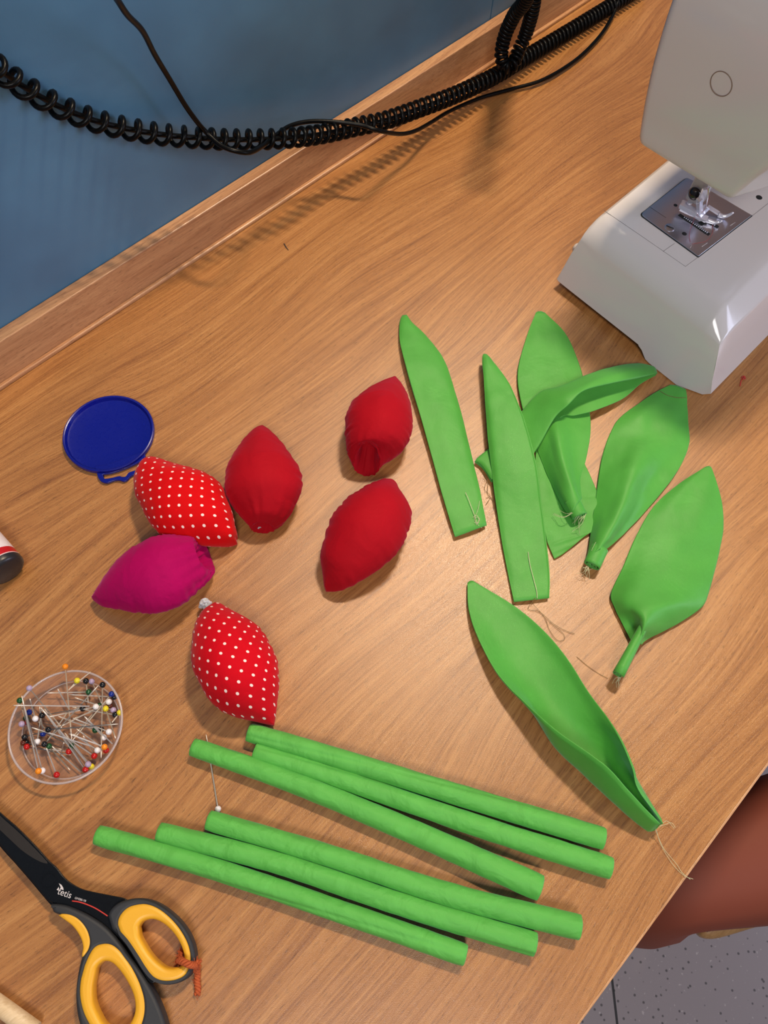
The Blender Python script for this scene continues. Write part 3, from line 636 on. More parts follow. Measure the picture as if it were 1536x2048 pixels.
pins = [  # head x,y,z mm, tip x,y,z mm, colour (zoomed photo coordinates)
 ((668, 375, 15), (735, 1130, 5), 'orange'), ((300, 595, 12), (640, 1010, 6), 'lilac'), ((203, 722, 12), (352, 1210, 5), 'green'), ((298, 842, 7), (560, 1110, 3), 'blue'),
 ((362, 908, 8), (305, 700, 12), 'white'), ((430, 875, 6), (800, 810, 8), 'black'), ((268, 905, 4), (640, 1010, 4), 'green'), ((222, 962, 8), (700, 1120, 5), 'lilac'),
 ((268, 955, 5), (720, 1180, 3), 'red'), ((495, 1020, 10), (1215, 962, 12), 'black'), ((252, 1097, 6), (480, 1030, 6), 'black'), ((240, 1155, 4), (640, 1225, 3), 'brown'),
 ((275, 1195, 5), (730, 1280, 3), 'red'), ((382, 1143, 7), (430, 790, 5), 'white'), ((455, 1170, 8), (1015, 560, 12), 'black'), ((500, 1190, 5), (720, 1438, 3), 'green'),
 ((440, 1060, 4), (405, 780, 8), 'blue'), ((705, 1245, 5), (440, 1215, 4), 'red'), ((880, 522, 10), (905, 750, 5), 'black'), ((790, 518, 11), (700, 620, 8), 'yellow'),
 ((940, 525, 8), (1045, 760, 5), 'lilac'), ((1050, 562, 12), (1035, 1320, 8), 'black'), ((908, 635, 7), (480, 645, 5), 'green'), ((1143, 655, 10), (760, 1110, 5), 'blue'),
 ((1170, 685, 7), (700, 660, 4), 'black'), ((1115, 735, 8), (600, 1000, 6), 'white'), ((1122, 775, 5), (740, 910, 4), 'brown'), ((982, 785, 8), (480, 895, 8), 'white'),
 ((1082, 805, 8), (1185, 1115, 6), 'yellow'), ((845, 805, 7), (520, 890, 5), 'black'), ((1160, 820, 5), (760, 690, 4), 'lilac'), ((1180, 868, 7), (735, 790, 5), 'black'),
 ((1228, 845, 10), (1145, 950, 6), 'yellow'), ((1115, 1042, 9), (740, 900, 6), 'white'), ((1035, 1020, 6), (700, 930, 4), 'black'), ((975, 1025, 5), (590, 880, 5), 'green'),
 ((1062, 1100, 7), (860, 880, 7), 'white'), ((1070, 1198, 10), (700, 1060, 5), 'orange'), ((1085, 1232, 6), (780, 1010, 4), 'red'), ((998, 1230, 7), (740, 1060, 5), 'white'),
 ((965, 1290, 6), (620, 1060, 4), 'red'), ((903, 1375, 7), (408, 785, 10), 'lilac'), ((875, 1430, 6), (430, 800, 9), 'red'), ((935, 1400, 4), (660, 1050, 4), 'yellow'),
 ((580, 1483, 7), (472, 1200, 6), 'red'), ((393, 1445, 12), (220, 662, 13), 'orange'), ((432, 1440, 9), (245, 770, 11), 'white'), ((730, 1190, 4), (860, 1410, 4), 'green'),
 ((1020, 775, 4), (700, 1150, 3), 'green'), ((270, 1150, 3), (520, 1250, 3), 'black'), ((700, 800, 6), (590, 600, 7), None), ((915, 780, 13), (125, 772, 14), None), ((925, 430, 14), (700, 615, 8), None),
 ((930, 1190, 9), (315, 995, 9), None), ((1120, 680, 9), (735, 1140, 5), None), ((620, 1285, 6), (655, 1150, 9), None), ((830, 1455, 4), (520, 1180, 4), None), ((1150, 1165, 9), (860, 880, 9), None), ((860, 1400, 5), (450, 800, 6), None), ((960, 1260, 4), (850, 1080, 7), None), ((700, 830, 8), (475, 1150, 7), None)]
clock = ['twelve', 'one', 'two', 'three', 'four', 'five', 'six', 'seven', 'eight', 'nine', 'ten', 'eleven']
seen = {}
for (h, t, c) in pins:
    ph = P(*cp(h[0], h[1]), h[2] / 1000); pt = P(*cp(t[0], t[1]), t[2] / 1000)
    dx = h[0] - 696; dy = h[1] - 1000; rad = math.hypot(dx, dy); a = math.degrees(math.atan2(dx, -dy)) % 360
    zone = 'at the rim' if rad > 470 else ('halfway to the rim' if rad > 280 else 'near the middle')
    what = f'{c}-headed pin' if c else 'headless bare pin'
    lb = f"{what} {zone} of the clear tray, {clock[int((a + 15) // 30) % 12]} o'clock side"
    if lb in seen:
        seen[lb] += 1; lb = lb.replace('of the clear tray', 'of the clear tray, ' + ('second one' if seen[lb] == 2 else 'third one'))
    else: seen[lb] = 1
    add_pin(ph, pt, c, lb)
add_pin(P(436, 1618, .0020), P(412, 1467, .0008), 'white', 'white-headed pin lying on the desk beneath a green tube', None)

# ------------------------------------------------------------------ glue stick, wooden stick, stray bits
gA = P(14, 1143, .0135); gB = P(-64, 1052, .0135); gd = (gB - gA) / np.linalg.norm(gB - gA)
glue = tag(empty('glue_stick', tuple(gA)), 'white and red stick tube with a black end at the left edge', 'glue stick')
bpy.context.view_layer.update()
def glue_part(name, prof, mat):
    pts = [gA + gd * a for a, r in prof]; V, Fc = tube_geo(pts, [r for a, r in prof], 48)
    o = mesh(name, V, Fc, mat); o.data.set_sharp_from_angle(angle=math.radians(40)); return child(o, glue)
glue_part('cap', [(-.0008, .0100), (0, .0118), (.0010, .0127), (.0022, .0131), (.0048, .0132)], M_tblk)
glue_part('pink_line', [(.0048, .01315), (.0056, .01315)], M_tpink)
glue_part('red_band', [(.0056, .0131), (.0110, .0131)], M_tred)
glue_part('barrel', [(.0110, .01315), (.0119, .01315), (.075, .01315), (.078, .012)], M_tube)
sA = P(-60, 1968, .005); sB = P(70, 2062, .005)
st_ = mesh('wooden_stick', *tube_geo([sA, sB], .0046, 32), M_pale); st_.data.set_sharp_from_angle(angle=math.radians(40)); tag(st_, 'pale round wooden stick in the bottom left corner', 'stick')
nd = mesh('broken_needle', *tube_geo([P(568, 487, .0006), P(572, 494, .0006), P(577, 500, .0006)], [.00045, .00045, .0002], 8), M_seam); tag(nd, 'tiny dark needle tip on the empty middle of the desk', 'needle')
lt = tubes('thread_scrap', [arc(pz(ID, [(1482, 756, .6), (1487, 752, 2), (1491, 757, 1), (1486, 758, 2), (1490, 752, 1), (1483, 760, 1), (1480, 772, .6)]), 40)], .00035, M_redthread); tag(lt, 'small curl of red thread beside the sewing machine', 'thread')
bf = tubes('blue_fluff', [arc(pz(ID, [(78, 710, 1), (84, 712, 2), (82, 715, 1), (87, 711, 2), (83, 709, 1)]), 30)], .0007, simple('blue_fluff', (.05, .08, .4), .9)); tag(bf, 'tiny blue fluff at the foot of the back strip', 'fluff')
sc2 = tubes('thread_scrap', [arc(pz(c3, [(700, 470, .5), (760, 520, .6), (820, 560, .5), (860, 580, .8)]), 30)], .00015, M_threadD); tag(sc2, 'thin brown thread scrap beside the rolled stalk', 'thread')

# ------------------------------------------------------------------ scissors
c5s = conv(0, 1600, 3.413)
sciss = tag(empty('scissors', tuple(P(95, 1760, 0))), 'black-bladed scissors with yellow and grey handles', 'scissors')
bpy.context.view_layer.update()
def sh(pts, z): return world_shape(c5s, pts, z)
def spart(name, spl, z, depth, bev, mat, par=sciss, res=5, poly=False):
    o = flat_shape(name, [sh(s, z + depth) for s in spl], z, depth, bev, mat, None, res, poly=poly)
    bpy.context.view_layer.update(); return child(o, par)
lower = spart('lower_blade', [[(-420, -280), (-200, 60), (0, 318), (100, 430), (200, 545), (335, 705), (380, 735), (520, 720), (480, 640), (380, 560), (250, 420), (0, 150), (-250, -150), (-400, -290)]], .004, .0022, .0003, M_blade)
upper = spart('upper_blade', [[(-420, -330), (-250, -150), (0, 85), (120, 190), (250, 322), (330, 412), (385, 462), (430, 520), (480, 565), (550, 604), (620, 624), (740, 648), (850, 672), (862, 700), (850, 780), (845, 860), (885, 960), (950, 1065), (1010, 1170), (1060, 1236), (1010, 1240), (930, 1110), (850, 985), (740, 880), (600, 780), (430, 720), (335, 690), (250, 590), (100, 420), (0, 300), (-200, 40), (-420, -310)]], .0066, .0026, .0004, M_blade)
spart('ground_facet', [[(-400, -300), (-200, -80), (0, 108), (120, 215), (230, 325), (318, 420), (305, 432), (240, 405), (150, 345), (60, 262), (0, 205), (-200, 10), (-400, -285)]], .00921, .00025, .0001, M_facet, upper)
pc = P(*c5s(332, 549), .0095)
o = lathe('pivot_screw', [(0, .00035), (.0034, .00035), (.0036, .00005), (.0040, .00005), (.0041, .00035), (.0047, .00035), (.0048, 0)], (pc[0], pc[1], .0090), M_blade, None, 48); child(o, upper)
RO = [(735, 800), (752, 748), (800, 705), (860, 682), (930, 670), (1010, 680), (1100, 720), (1200, 800), (1272, 890), (1315, 985), (1330, 1080), (1312, 1160), (1270, 1222), (1200, 1255), (1120, 1263), (1050, 1242), (1000, 1195), (945, 1110), (890, 1020), (830, 945), (760, 880)]
RY = [(812, 850), (822, 800), (862, 752), (920, 727), (1000, 722), (1090, 758), (1180, 840), (1242, 925), (1280, 1010), (1290, 1100), (1262, 1180), (1200, 1220), (1115, 1228), (1050, 1205), (1000, 1150), (940, 1055), (880, 965), (832, 905)]
RH = [(922, 870), (950, 820), (1000, 797), (1060, 797), (1130, 832), (1200, 902), (1250, 990), (1270, 1070), (1258, 1132), (1200, 1165), (1130, 1166), (1070, 1130), (1010, 1068), (960, 990), (930, 930)]
LO = [(338, 712), (430, 716), (520, 748), (620, 798), (720, 868), (800, 955), (870, 1055), (950, 1160), (1020, 1275), (1080, 1395), (1125, 1520), (1145, 1640), (1110, 1760), (1020, 1850), (900, 1870), (760, 1835), (640, 1740), (560, 1590), (522, 1450), (515, 1310), (530, 1180), (560, 1062), (595, 1010), (600, 950), (570, 880), (510, 815), (430, 790), (360, 765)]
LI = [(412, 788), (470, 786), (540, 825), (588, 890), (606, 965), (592, 1025), (563, 1062), (572, 1000), (552, 930), (505, 860), (450, 815)]
LY = [(585, 1130), (640, 1022), (700, 993), (762, 1002), (830, 1062), (900, 1170), (950, 1280), (976, 1390), (965, 1500), (910, 1620), (820, 1690), (720, 1650), (640, 1560), (580, 1450), (553, 1330), (560, 1220)]
LH = [(632, 1150), (672, 1098), (720, 1080), (780, 1102), (850, 1182), (910, 1290), (935, 1385), (925, 1480), (870, 1575), (790, 1600), (700, 1555), (650, 1480), (612, 1380), (610, 1260)]
rh = spart('right_handle', [RO, RY], .0012, .0115, .0019, M_grey)
spart('right_inner_grip', [RY, RH], .0018, .0112, .0026, M_yellow, rh)
lh = spart('left_handle', [LO, LY], .0005, .0115, .0019, M_grey)
spart('left_inner_grip', [LY, LH], .0011, .0112, .0026, M_yellow, lh)
spart('thumb_inlay', [LI], .0042, .0080, .0012, M_yellow, lh)
# printing on the blade
zt = .00925
a = P(*c5s(388, 640), zt); b = P(*c5s(490, 676), zt); d = b - a; ang = math.atan2(d[1], d[0]); ln = np.linalg.norm(d)
def tm(p, ang): return Matrix.Translation(Vector(p)) @ Matrix.Rotation(ang, 4, 'Z')
tp = text_mesh('blade_logo', 'tetis', ln * .52, tm((a[0], a[1], zt), ang), .00004, M_print, None, space=1.0); child(tp, upper)
a2 = P(*c5s(508, 674), zt); b2 = P(*c5s(606, 704), zt); d2 = b2 - a2
tp = text_mesh('blade_print', 'GM280-Y8', np.linalg.norm(d2) * .175, tm((a2[0], a2[1], zt), math.atan2(d2[1], d2[0])), .00004, M_print, None); child(tp, upper)
spart('logo_sail', [[(402, 568), (420, 580), (432, 600), (434, 616), (420, 610), (408, 612), (414, 596)]], .00921, .00006, .00001, M_print, upper, poly=True)
spart('logo_sail', [[(400, 592), (404, 606), (398, 618), (386, 612), (394, 604)]], .00921, .00006, .00001, M_print, upper, poly=True)
ul = [(492, 689), (540, 696), (600, 716), (660, 744), (735, 792)]
o = mesh('red_line', *tube_geo(arc([P(*c5s(x, y), .00925) for x, y in ul], 30), .00035, 6), M_redprint); child(o, upper)
# yarn tied on the handle
def twist(pts, r, strands, pitch, sr, n=160):
    path = arc(pts, n); T = np.gradient(path, axis=0); T /= np.linalg.norm(T, axis=1)[:, None]; L = np.r_[0, np.cumsum(np.linalg.norm(np.diff(path, axis=0), axis=1))]
    out = []
    for s in range(strands):
        q = []
        for i in range(n):
            X = np.cross(T[i], [.1, .2, 1]); X /= np.linalg.norm(X); Y = np.cross(X, T[i]); a = 2 * math.pi * (L[i] / pitch + s / strands)
            p = path[i] + (X * math.cos(a) + Y * math.sin(a)) * r; p[2] = max(p[2], sr); q.append(p)
        out.append(q)
    return out
rnd = random.Random(3)
y1 = pz(c5s, [(1222, 1090, 11), (1250, 1105, 15), (1290, 1122, 15.5), (1325, 1128, 11), (1340, 1135, 6), (1348, 1180, 3), (1345, 1240, 2), (1350, 1290, 2), (1345, 1330, 2)])
y2 = pz(c5s, [(1330, 1130, 8), (1345, 1110, 10), (1362, 1095, 9)]); y3 = pz(c5s, [(1228, 1092, 11), (1215, 1100, 5), (1235, 1110, 1), (1290, 1125, .8), (1335, 1135, 3), (1325, 1160, 5), (1330, 1120, 9)])
y4 = pz(c5s, [(1226, 1095, 11), (1232, 1060, 8), (1238, 1030, 5)])
paths = twist(y1, .0011, 3, .005, .0009) + twist(y2, .0008, 2, .004, .0008) + twist(y3, .0008, 2, .004, .0008) + twist(y4, .0006, 2, .004, .0007)
geos = [tube_geo(p, .00085, 6) for p in paths]
for p in paths:
    for _ in range(26):
        q = np.array(p[rnd.randrange(len(p))]); dv = np.array([rnd.uniform(-1, 1), rnd.uniform(-1, 1), rnd.uniform(-.3, .8)]) * .0028
        e_ = q + dv; e_[2] = max(e_[2], .0003); geos.append(tube_geo([q, q + dv * .5 + np.array([0, 0, .0004]), e_], .00013, 4))
V, Fc = merge(geos); yo = mesh('yarn_tie', V, Fc, M_yarn); tag(yo, 'rust coloured braided yarn knotted round the scissor handle', 'yarn')

# ------------------------------------------------------------------ cables
def coil(label, pts, R, pitch, wr, phase=0, name='coiled_cord', grp=None, core=True, turns_seg=18):
    w = [P(x, y, z) for x, y, z in pts]; path = arc(w, 900); L = np.r_[0, np.cumsum(np.linalg.norm(np.diff(path, axis=0), axis=1))]
    T = np.gradient(path, axis=0); T /= np.linalg.norm(T, axis=1)[:, None]
    tt = L / L[-1]; pit = np.interp(tt, np.linspace(0, 1, len(pitch)), pitch); ph = np.r_[0, np.cumsum(np.diff(L) / ((pit[1:] + pit[:-1]) / 2))]
    n = int(ph[-1] * turns_seg); hp = []
    for i in range(n):
        f = ph[-1] * i / (n - 1); s = np.interp(f, ph, np.arange(900)); i0 = min(int(s), 898); u = s - i0
        p = path[i0] * (1 - u) + path[i0 + 1] * u; t = T[i0] * (1 - u) + T[i0 + 1] * u
        X = np.cross(t, [0, 0, 1.0]); X /= np.linalg.norm(X); Y = np.cross(X, t); Y /= np.linalg.norm(Y); a = 2 * math.pi * f + phase
        hp.append(p + (X * math.cos(a) + Y * math.sin(a)) * R)
    e = empty(name, tuple(path[450])); bpy.context.view_layer.update()
    child(mesh('coil', *tube_geo(hp, wr, 8), M_black), e)
    if core: child(mesh('core_cable', *tube_geo(path[::6], .0019, 10), M_black), e)
    tag(e, label, 'cable', grp); return e
coil('black spiral cord hanging along the wall across the whole top of the picture',
     [(-420, -170, .345), (-260, -40, .305), (-140, 50, .268), (-60, 100, .239), (-10, 133, .215), (30, 162, .20), (75, 190, .185), (125, 216, .17), (180, 238, .155), (230, 252, .143), (290, 264, .13), (340, 271, .12), (400, 276, .11), (450, 279, .10), (520, 279, .088), (590, 275, .077), (650, 267, .063), (710, 254, .052), (770, 241, .044), (830, 220, .036), (900, 194, .028), (960, 167, .022), (1000, 146, .018), (1060, 110, .014), (1110, 80, .012), (1160, 50, .011), (1215, 16, .0105), (1290, -30, .0102)],
     .0063, [.0160, .0155, .0145, .0120, .0100, .0085, .0070, .0062, .0056, .0052], .0018)
coil('black spiral cord doubled into a loop hanging over the back of the desk',
     [(1130, -190, .21), (1075, -60, .14), (1051, 0, .10), (1030, 28, .08), (1014, 60, .062), (1005, 90, .048), (1003, 115, .038), (1011, 132, .032), (1025, 130, .034), (1035, 106, .04), (1049, 75, .05), (1059, 44, .065), (1065, 18, .08), (1072, -20, .10), (1085, -60, .12), (1140, -200, .19)],
     .0052, [.0045, .0045], .0017, core=False)
tc_pts = [(60, -330, .385), (120, -210, .345), (175, -110, .305), (215, -30, .27), (235, 0, .25), (255, 30, .235), (285, 62, .215), (310, 110, .19), (340, 160, .165), (370, 210, .142), (395, 245, .125), (412, 264, .115), (440, 290, .11), (470, 302, .108), (500, 305, .103), (525, 292, .094), (550, 272, .080), (580, 252, .074), (620, 243, .070), (670, 244, .066), (720, 250, .064), (760, 262, .060), (800, 268, .040), (830, 262, .030), (860, 246, .020), (900, 222, .012), (960, 196, .006), (1020, 179, .004), (1080, 162, .0045), (1130, 135, .004), (1170, 104, .004), (1205, 65, .005), (1228, 25, .009), (1240, -15, .020), (1248, -50, .03)]
e = mesh('thin_cable', *tube_geo(arc([P(*p) for p in tc_pts], 260), .0018, 12), M_black); tag(e, 'thin smooth black cable winding around the spiral cord', 'cable')

# ------------------------------------------------------------------ sewing machine
sm = tag(empty('sewing_machine', (.60, .14, 0)), 'white sewing machine at the right edge of the desk', 'sewing machine')
bpy.context.view_layer.update()
def loft(name, rings, mat, par, smooth=True, cap=True, ang=40):
    m = len(rings[0]); V = [p for r in rings for p in r]; Fc = []
    for i in range(len(rings) - 1):
        for k in range(m): k2 = (k + 1) % m; Fc.append((i * m + k, i * m + k2, (i + 1) * m + k2, (i + 1) * m + k))
    if cap: Fc.append(tuple(range(m))); Fc.append(tuple((len(rings) - 1) * m + k for k in range(m)))
    o = mesh(name, V, Fc, mat); o.data.set_sharp_from_angle(angle=math.radians(ang)); return child(o, par)
ZT = .065
# free arm with extension table: profile in (y, z), swept in x with a rounded left end
def arm_profile(x, end):      # end 0 at the outer tip, 1 inside
    top = ZT
    pr = [(.0555, .001), (.0600, .015), (.0648, .031), (.0708, .0505), (.0716, .0524), (.0728, .0536), (.0850, .0638), (.0866, .0647), (.0885, ZT), (.095, ZT), (.12, ZT), (.15, ZT), (.18, ZT), (.200, ZT), (.2055, .0645), (.2080, .0625), (.2092, .0600), (.2115, .035), (.2135, .009), (.2120, .0082), (.205, .008), (.16, .008), (.122, .008), (.124, .0076), (.119, .0060), (.1155, .0035), (.1125, .0016), (.108, .001), (.080, .001), (.06, .0008)]
    return pr
rings = []
prof = arm_profile(0, 0)
def end_x(z, y):    # how far the left end reaches at height z
    z = min(z, ZT); base = .4365 + .30 * max(0, z) ** 1.0 * .55 + (.004 * max(0, (z - .03) / .035) if z > .03 else 0)
    return base
import bisect
Rr = .017
for s in [0, .12, .3, .5, .7, .85, 1.0]:
    # rounding of the upper left edge: shrink the section height while moving out
    a = (1 - s) * math.pi / 2
    ring = []
    for (y, z) in prof:
        drop = Rr * (1 - math.cos(a)); zz = z if z < ZT - Rr else (ZT - Rr) + (z - (ZT - Rr)) * (1 - (1 - math.cos(a)))
        x0 = .4310 + .27 * zz + .0008 + (y - .074) * .06 + .011 * max(0, (.076 - y) / .018) ** 2 + (.006 if (z > .0475 and y < .0885) else 0) * 0; inx = (1 - math.sin(a)) * Rr * min(1, max(0, 1))
        x = x0 + inx
        ring.append((x, y, zz))
    rings.append(ring)
rings = [[(x, y, z) for x, y, z in r] for r in rings]
rings.append([(.50, y, z) for y, z in prof]); rings.append([(.62, y, z) for y, z in prof]); rings.append([(.86, y, z) for y, z in prof])
arm = loft('free_arm', rings, M_white, sm, ang=30)
bv = arm.modifiers.new('round', 'BEVEL'); bv.width = .0016; bv.segments = 3; bv.limit_method = 'ANGLE'; bv.angle_limit = math.radians(50)
# seams on the arm top
def on_arm(pts, z=ZT + .00012): return [P(x, y, z) for x, y in pts]
tg = []
for pts in ([(1208, 421), (1290, 477), (1371, 533)], [(1371, 533), (1440, 482), (1540, 404)], [(1326, 503), (1349, 487)]):
    q = [np.array([*P(x, y, ZT)[:2], ZT]) for x, y in pts]; tg.append(tube_geo(q, .00016, 6))
V, Fc = merge(tg); child(mesh('panel_seam', V, Fc, M_line), sm)
# needle plate
plc = [P(1280, 430, ZT)[:2], P(1396, 514, ZT)[:2], P(1503, 432, ZT)[:2], P(1374, 356, ZT)[:2]]
def rounded(poly, r, n=6):
    out = []; k = len(poly)
    for i in range(k):
        p = np.array(poly[i]); a = np.array(poly[i - 1]) - p; b = np.array(poly[(i + 1) % k]) - p; a /= np.linalg.norm(a); b /= np.linalg.norm(b)
        rr = r[i] if not np.isscalar(r) else r
        s, e = p + a * rr, p + b * rr
        for j in range(n + 1): t = j / n; out.append((1 - t) ** 2 * s + 2 * t * (1 - t) * p + t * t * e)
    return out
# outline is traced at plate height, so the plate is a real 62 mm square of steel let into the arm
def fs(name, spl, z, d, bev, mat, par): o = flat_shape(name, spl, z, d, bev, mat, None, poly=True); return child(o, par)
plm = [np.array(p) for p in plc]; pcen = sum(plm) / 4
fs('plate_gap', [rounded([pcen + (p - pcen) * 1.022 for p in plm], [.004, .001, .001, .004])], ZT - .002, .00215, .00005, M_dark, sm)
plate = fs('needle_plate', [rounded(plm, [.004, .0008, .0008, .004])], ZT - .001, .0019, .0003, M_steel, sm)
c25 = conv(1250, 320, 5.37); PZ = ZT + .0009
def pp(x, y, z=PZ): return P(*c25(x, y), z)
def disc(name, x, y, r, mat, par, h=.0001, z=PZ): p = pp(x, y, z); return child(lathe(name, [(0, h), (r * .9, h), (r, 0)], (p[0], p[1], z), mat, None, 24), par)
for x, y, r in ((543, 486, .0016), (638, 792, .0019), (985, 712, .0017)): disc('plate_hole', x, y, r, M_dark, plate)
disc('arm_screw_hole', 1440, 402, .0026, M_dark, sm, z=ZT)
p = pp(480, 728); o = child(lathe('plate_screw', [(0, .0006), (.0034, .0007), (.0040, .0004), (.0041, 0)], (p[0], p[1], PZ), M_steel, None, 32), plate)
q = [pp(440, 712), pp(520, 745)]; child(mesh('screw_slot', *tube_geo([v + np.array([0, 0, .0006]) for v in q], .0005, 6), M_dark), plate)
def slot(name, a, b, w, mat, par, up=.0002):
    A = pp(*a)[:2]; B = pp(*b)[:2]; t = (B - A) / np.linalg.norm(B - A); n_ = np.array([-t[1], t[0]]) * w / 2
    return fs(name, [[A + n_, B + n_, B - n_, A - n_]], PZ - .0005, .0005 + up, .00003, mat, par)
slot('feed_slot', (580, 585), (905, 805), .0030, M_dark, plate); slot('feed_slot', (680, 540), (1000, 725), .0028, M_dark, plate); slot('feed_slot', (800, 690), (900, 640), .0040, M_dark, plate)
for (a, b) in (((640, 615), (880, 780)), ((730, 560), (960, 700))):
    geo = []
    for i in range(14):
        t = i / 13; c = pp(a[0] + (b[0] - a[0]) * t, a[1] + (b[1] - a[1]) * t, PZ + .0006); geo.append(tube_geo([c + np.array([-.0008, 0, 0]), c + np.array([.0008, 0, 0])], [.0006, .0006], 6))
    V, Fc = merge(geo); child(mesh('feed_dog', V, Fc, M_steel), plate)
for a, b in (((1130, 705), (1185, 668)), ((825, 930), (885, 890)), ((700, 945), (718, 910))):
    child(mesh('plate_mark', *tube_geo([pp(*a, PZ + .0001), pp(*b, PZ + .0001)], .00018, 5), M_white), plate)
child(mesh('plate_mark', *tube_geo([pp(268, 505, PZ + .00005), pp(440, 620, PZ + .00005)], .00012, 5), M_seam), plate)
# presser foot and ankle
fx = pp(800, 620, ZT + .004)
foot = child(empty('presser_foot', (0, 0, 0)), sm)
def wp(x, y, z): return P(*c25(x, y), z)
def bar(name, a, b, w, h, mat, par, bev=.0003):
    A = np.array(a); B = np.array(b); t = (B - A) / np.linalg.norm(B - A); s = np.cross(t, [0, 0, 1.0]); s /= np.linalg.norm(s); u = np.cross(s, t)
    bm = bmesh.new(); vs = [bm.verts.new(tuple(c + s * i * w / 2 + u * j * h / 2)) for c in (A, B) for i, j in ((-1, -1), (1, -1), (1, 1), (-1, 1))]
    for f in ((0, 1, 2, 3), (7, 6, 5, 4), (0, 4, 5, 1), (1, 5, 6, 2), (2, 6, 7, 3), (3, 7, 4, 0)): bm.faces.new([vs[i] for i in f])
    return child(bmobj(name, bm, mat, None, True, bev), par)
foot_ob = bar('foot_sole', wp(600, 510, ZT + .006), wp(880, 640, ZT + .004), .006, .002, M_chrome, sm)
foot_ob.name = 'foot_sole'
bpy.data.objects.remove(foot)
foot_ob.name = 'presser_foot'
bar('foot_sole', wp(640, 450, ZT + .008), wp(610, 500, ZT + .007), .004, .003, M_chrome, foot_ob)
for a, b in (((690, 560), (820, 640)), ((780, 590), (900, 660)), ((890, 500), (1010, 575))):
    bar('toe', wp(*a, ZT + .005), wp(*b, ZT + .003), .0034, .0013, M_chrome, foot_ob)
for pts in ([(890, 650, 3), (960, 672, 3), (1010, 665, 4), (1042, 650, 6)], [(1000, 590, 3), (1060, 605, 3), (1120, 590, 5), (1165, 562, 8)]):
    q = arc([wp(x, y, ZT + z / 1000) for x, y, z in pts], 16); child(mesh('toe_tip', *tube_geo(q, np.linspace(.0020, .0008, 16), 10), M_chrome), foot_ob)
bar('foot_clip', wp(600, 480, ZT + .009), wp(780, 575, ZT + .009), .0050, .0035, M_chrome, foot_ob)
ankle = bar('ankle', wp(800, 560, ZT + .010), wp(800, 420, ZT + .026), .0040, .0030, M_chrome, sm, .0006)
bar('ankle_hook', wp(800, 455, ZT + .022), wp(865, 310, ZT + .034), .0040, .0022, M_chrome, ankle, .0006)
bar('ankle_clamp', wp(790, 590, ZT + .008), wp(885, 500, ZT + .014), .0040, .0045, M_chrome, ankle, .0006)
# needle bar, clamp block and screw
pbp = P(1383, 404, .079); pbm = bmesh.new(); box(pbm, pbp[0] - .001, pbp[0] + .010, pbp[1] - .007, pbp[1] + .006, .079, .140); child(bmobj('presser_bar', pbm, M_white, None, True, .0015), sm)
scp = P(1389, 384, .087); sdir = np.array([-.8, -.45, .35]); sdir /= np.linalg.norm(sdir)
child(mesh('clamp_screw', *tube_geo([scp, scp + sdir * .003, scp + sdir * .006, scp + sdir * .007], [.0046, .0046, .0042, .0028], 28), simple('black_screw', (.08, .07, .07), .2, 1)), sm)
child(mesh('needle', *tube_geo([wp(905, 300, ZT + .05), wp(870, 520, ZT + .012), wp(850, 640, ZT + .001)], [.0006, .0004, .0001], 10), M_chrome), sm)
child(tubes('machine_thread', [arc([wp(*q) for q in ((880, 300, ZT + .06), (905, 400, ZT + .04), (880, 470, ZT + .03), (830, 560, ZT + .012), (760, 600, ZT + .006), (720, 700, ZT + .0015), (690, 800, ZT + .0012), (700, 880, ZT + .0012))], 50),
    arc([wp(*q) for q in ((850, 620, ZT + .004), (930, 680, ZT + .0015), (940, 780, ZT + .0012), (870, 870, ZT + .0012), (720, 900, ZT + .0012))], 50)], .0001, M_redthread), sm)
# head
def rrect(x0, x1, y0, y1, rl_f, rl_b, z, n=10):
    """horizontal section: left end rounded"""
    pts = []
    for i in range(n + 1):
        a = math.pi / 2 * i / n; pts.append((x0 + rl_f * (1 - math.cos(a)) if False else x0 + rl_f - rl_f * math.sin(math.pi / 2 - a), y0 + rl_f - rl_f * math.cos(math.pi / 2 - a), z))
    pts += [(x0 + (x1 - x0) * t, y0, z) for t in (.5, 1)]
    pts += [(x1, y1, z), (x0 + (x1 - x0) * .5, y1, z)]
    for i in range(n + 1):
        a = math.pi / 2 * i / n; pts.append((x0 + rl_b - rl_b * math.sin(a), y1 - rl_b + rl_b * math.cos(a), z))
    return pts
HZ_OLD = [(.1400, .4830, .132, .190, .010, .006), (.1405, .4760, .127, .193, .014, .006), (.1425, .4720, .124, .195, .018, .006), (.150, .4700, .119, .1965, .022, .007), (.165, .4690, .112, .1990, .026, .007), (.19, .4680, .104, .2030, .030, .008),
      (.22, .4680, .098, .2065, .032, .008), (.245, .4700, .094, .2080, .032, .009), (.262, .4760, .096, .2060, .032, .010), (.274, .4880, .102, .2000, .030, .012), (.281, .505, .112, .190, .025, .015), (.284, .525, .125, .178, .02, .015)]
HZ = [(.1288, .4800, .1270, .2010, 3), (.1292, .4775, .1250, .2028, 4), (.1310, .4764, .1235, .2036, 4), (.136, .4758, .1220, .2050, 4), (.148, .4752, .1180, .2072, 5), (.165, .4738, .1110, .2095, 6), (.19, .4722, .1020, .2118, 8),
      (.22, .4705, .0960, .2125, 12), (.245, .4715, .0935, .2120, 14), (.262, .4760, .0950, .2090, 16), (.274, .4880, .1010, .2020, 18), (.281, .505, .112, .190, 16), (.284, .525, .125, .178, 12)]
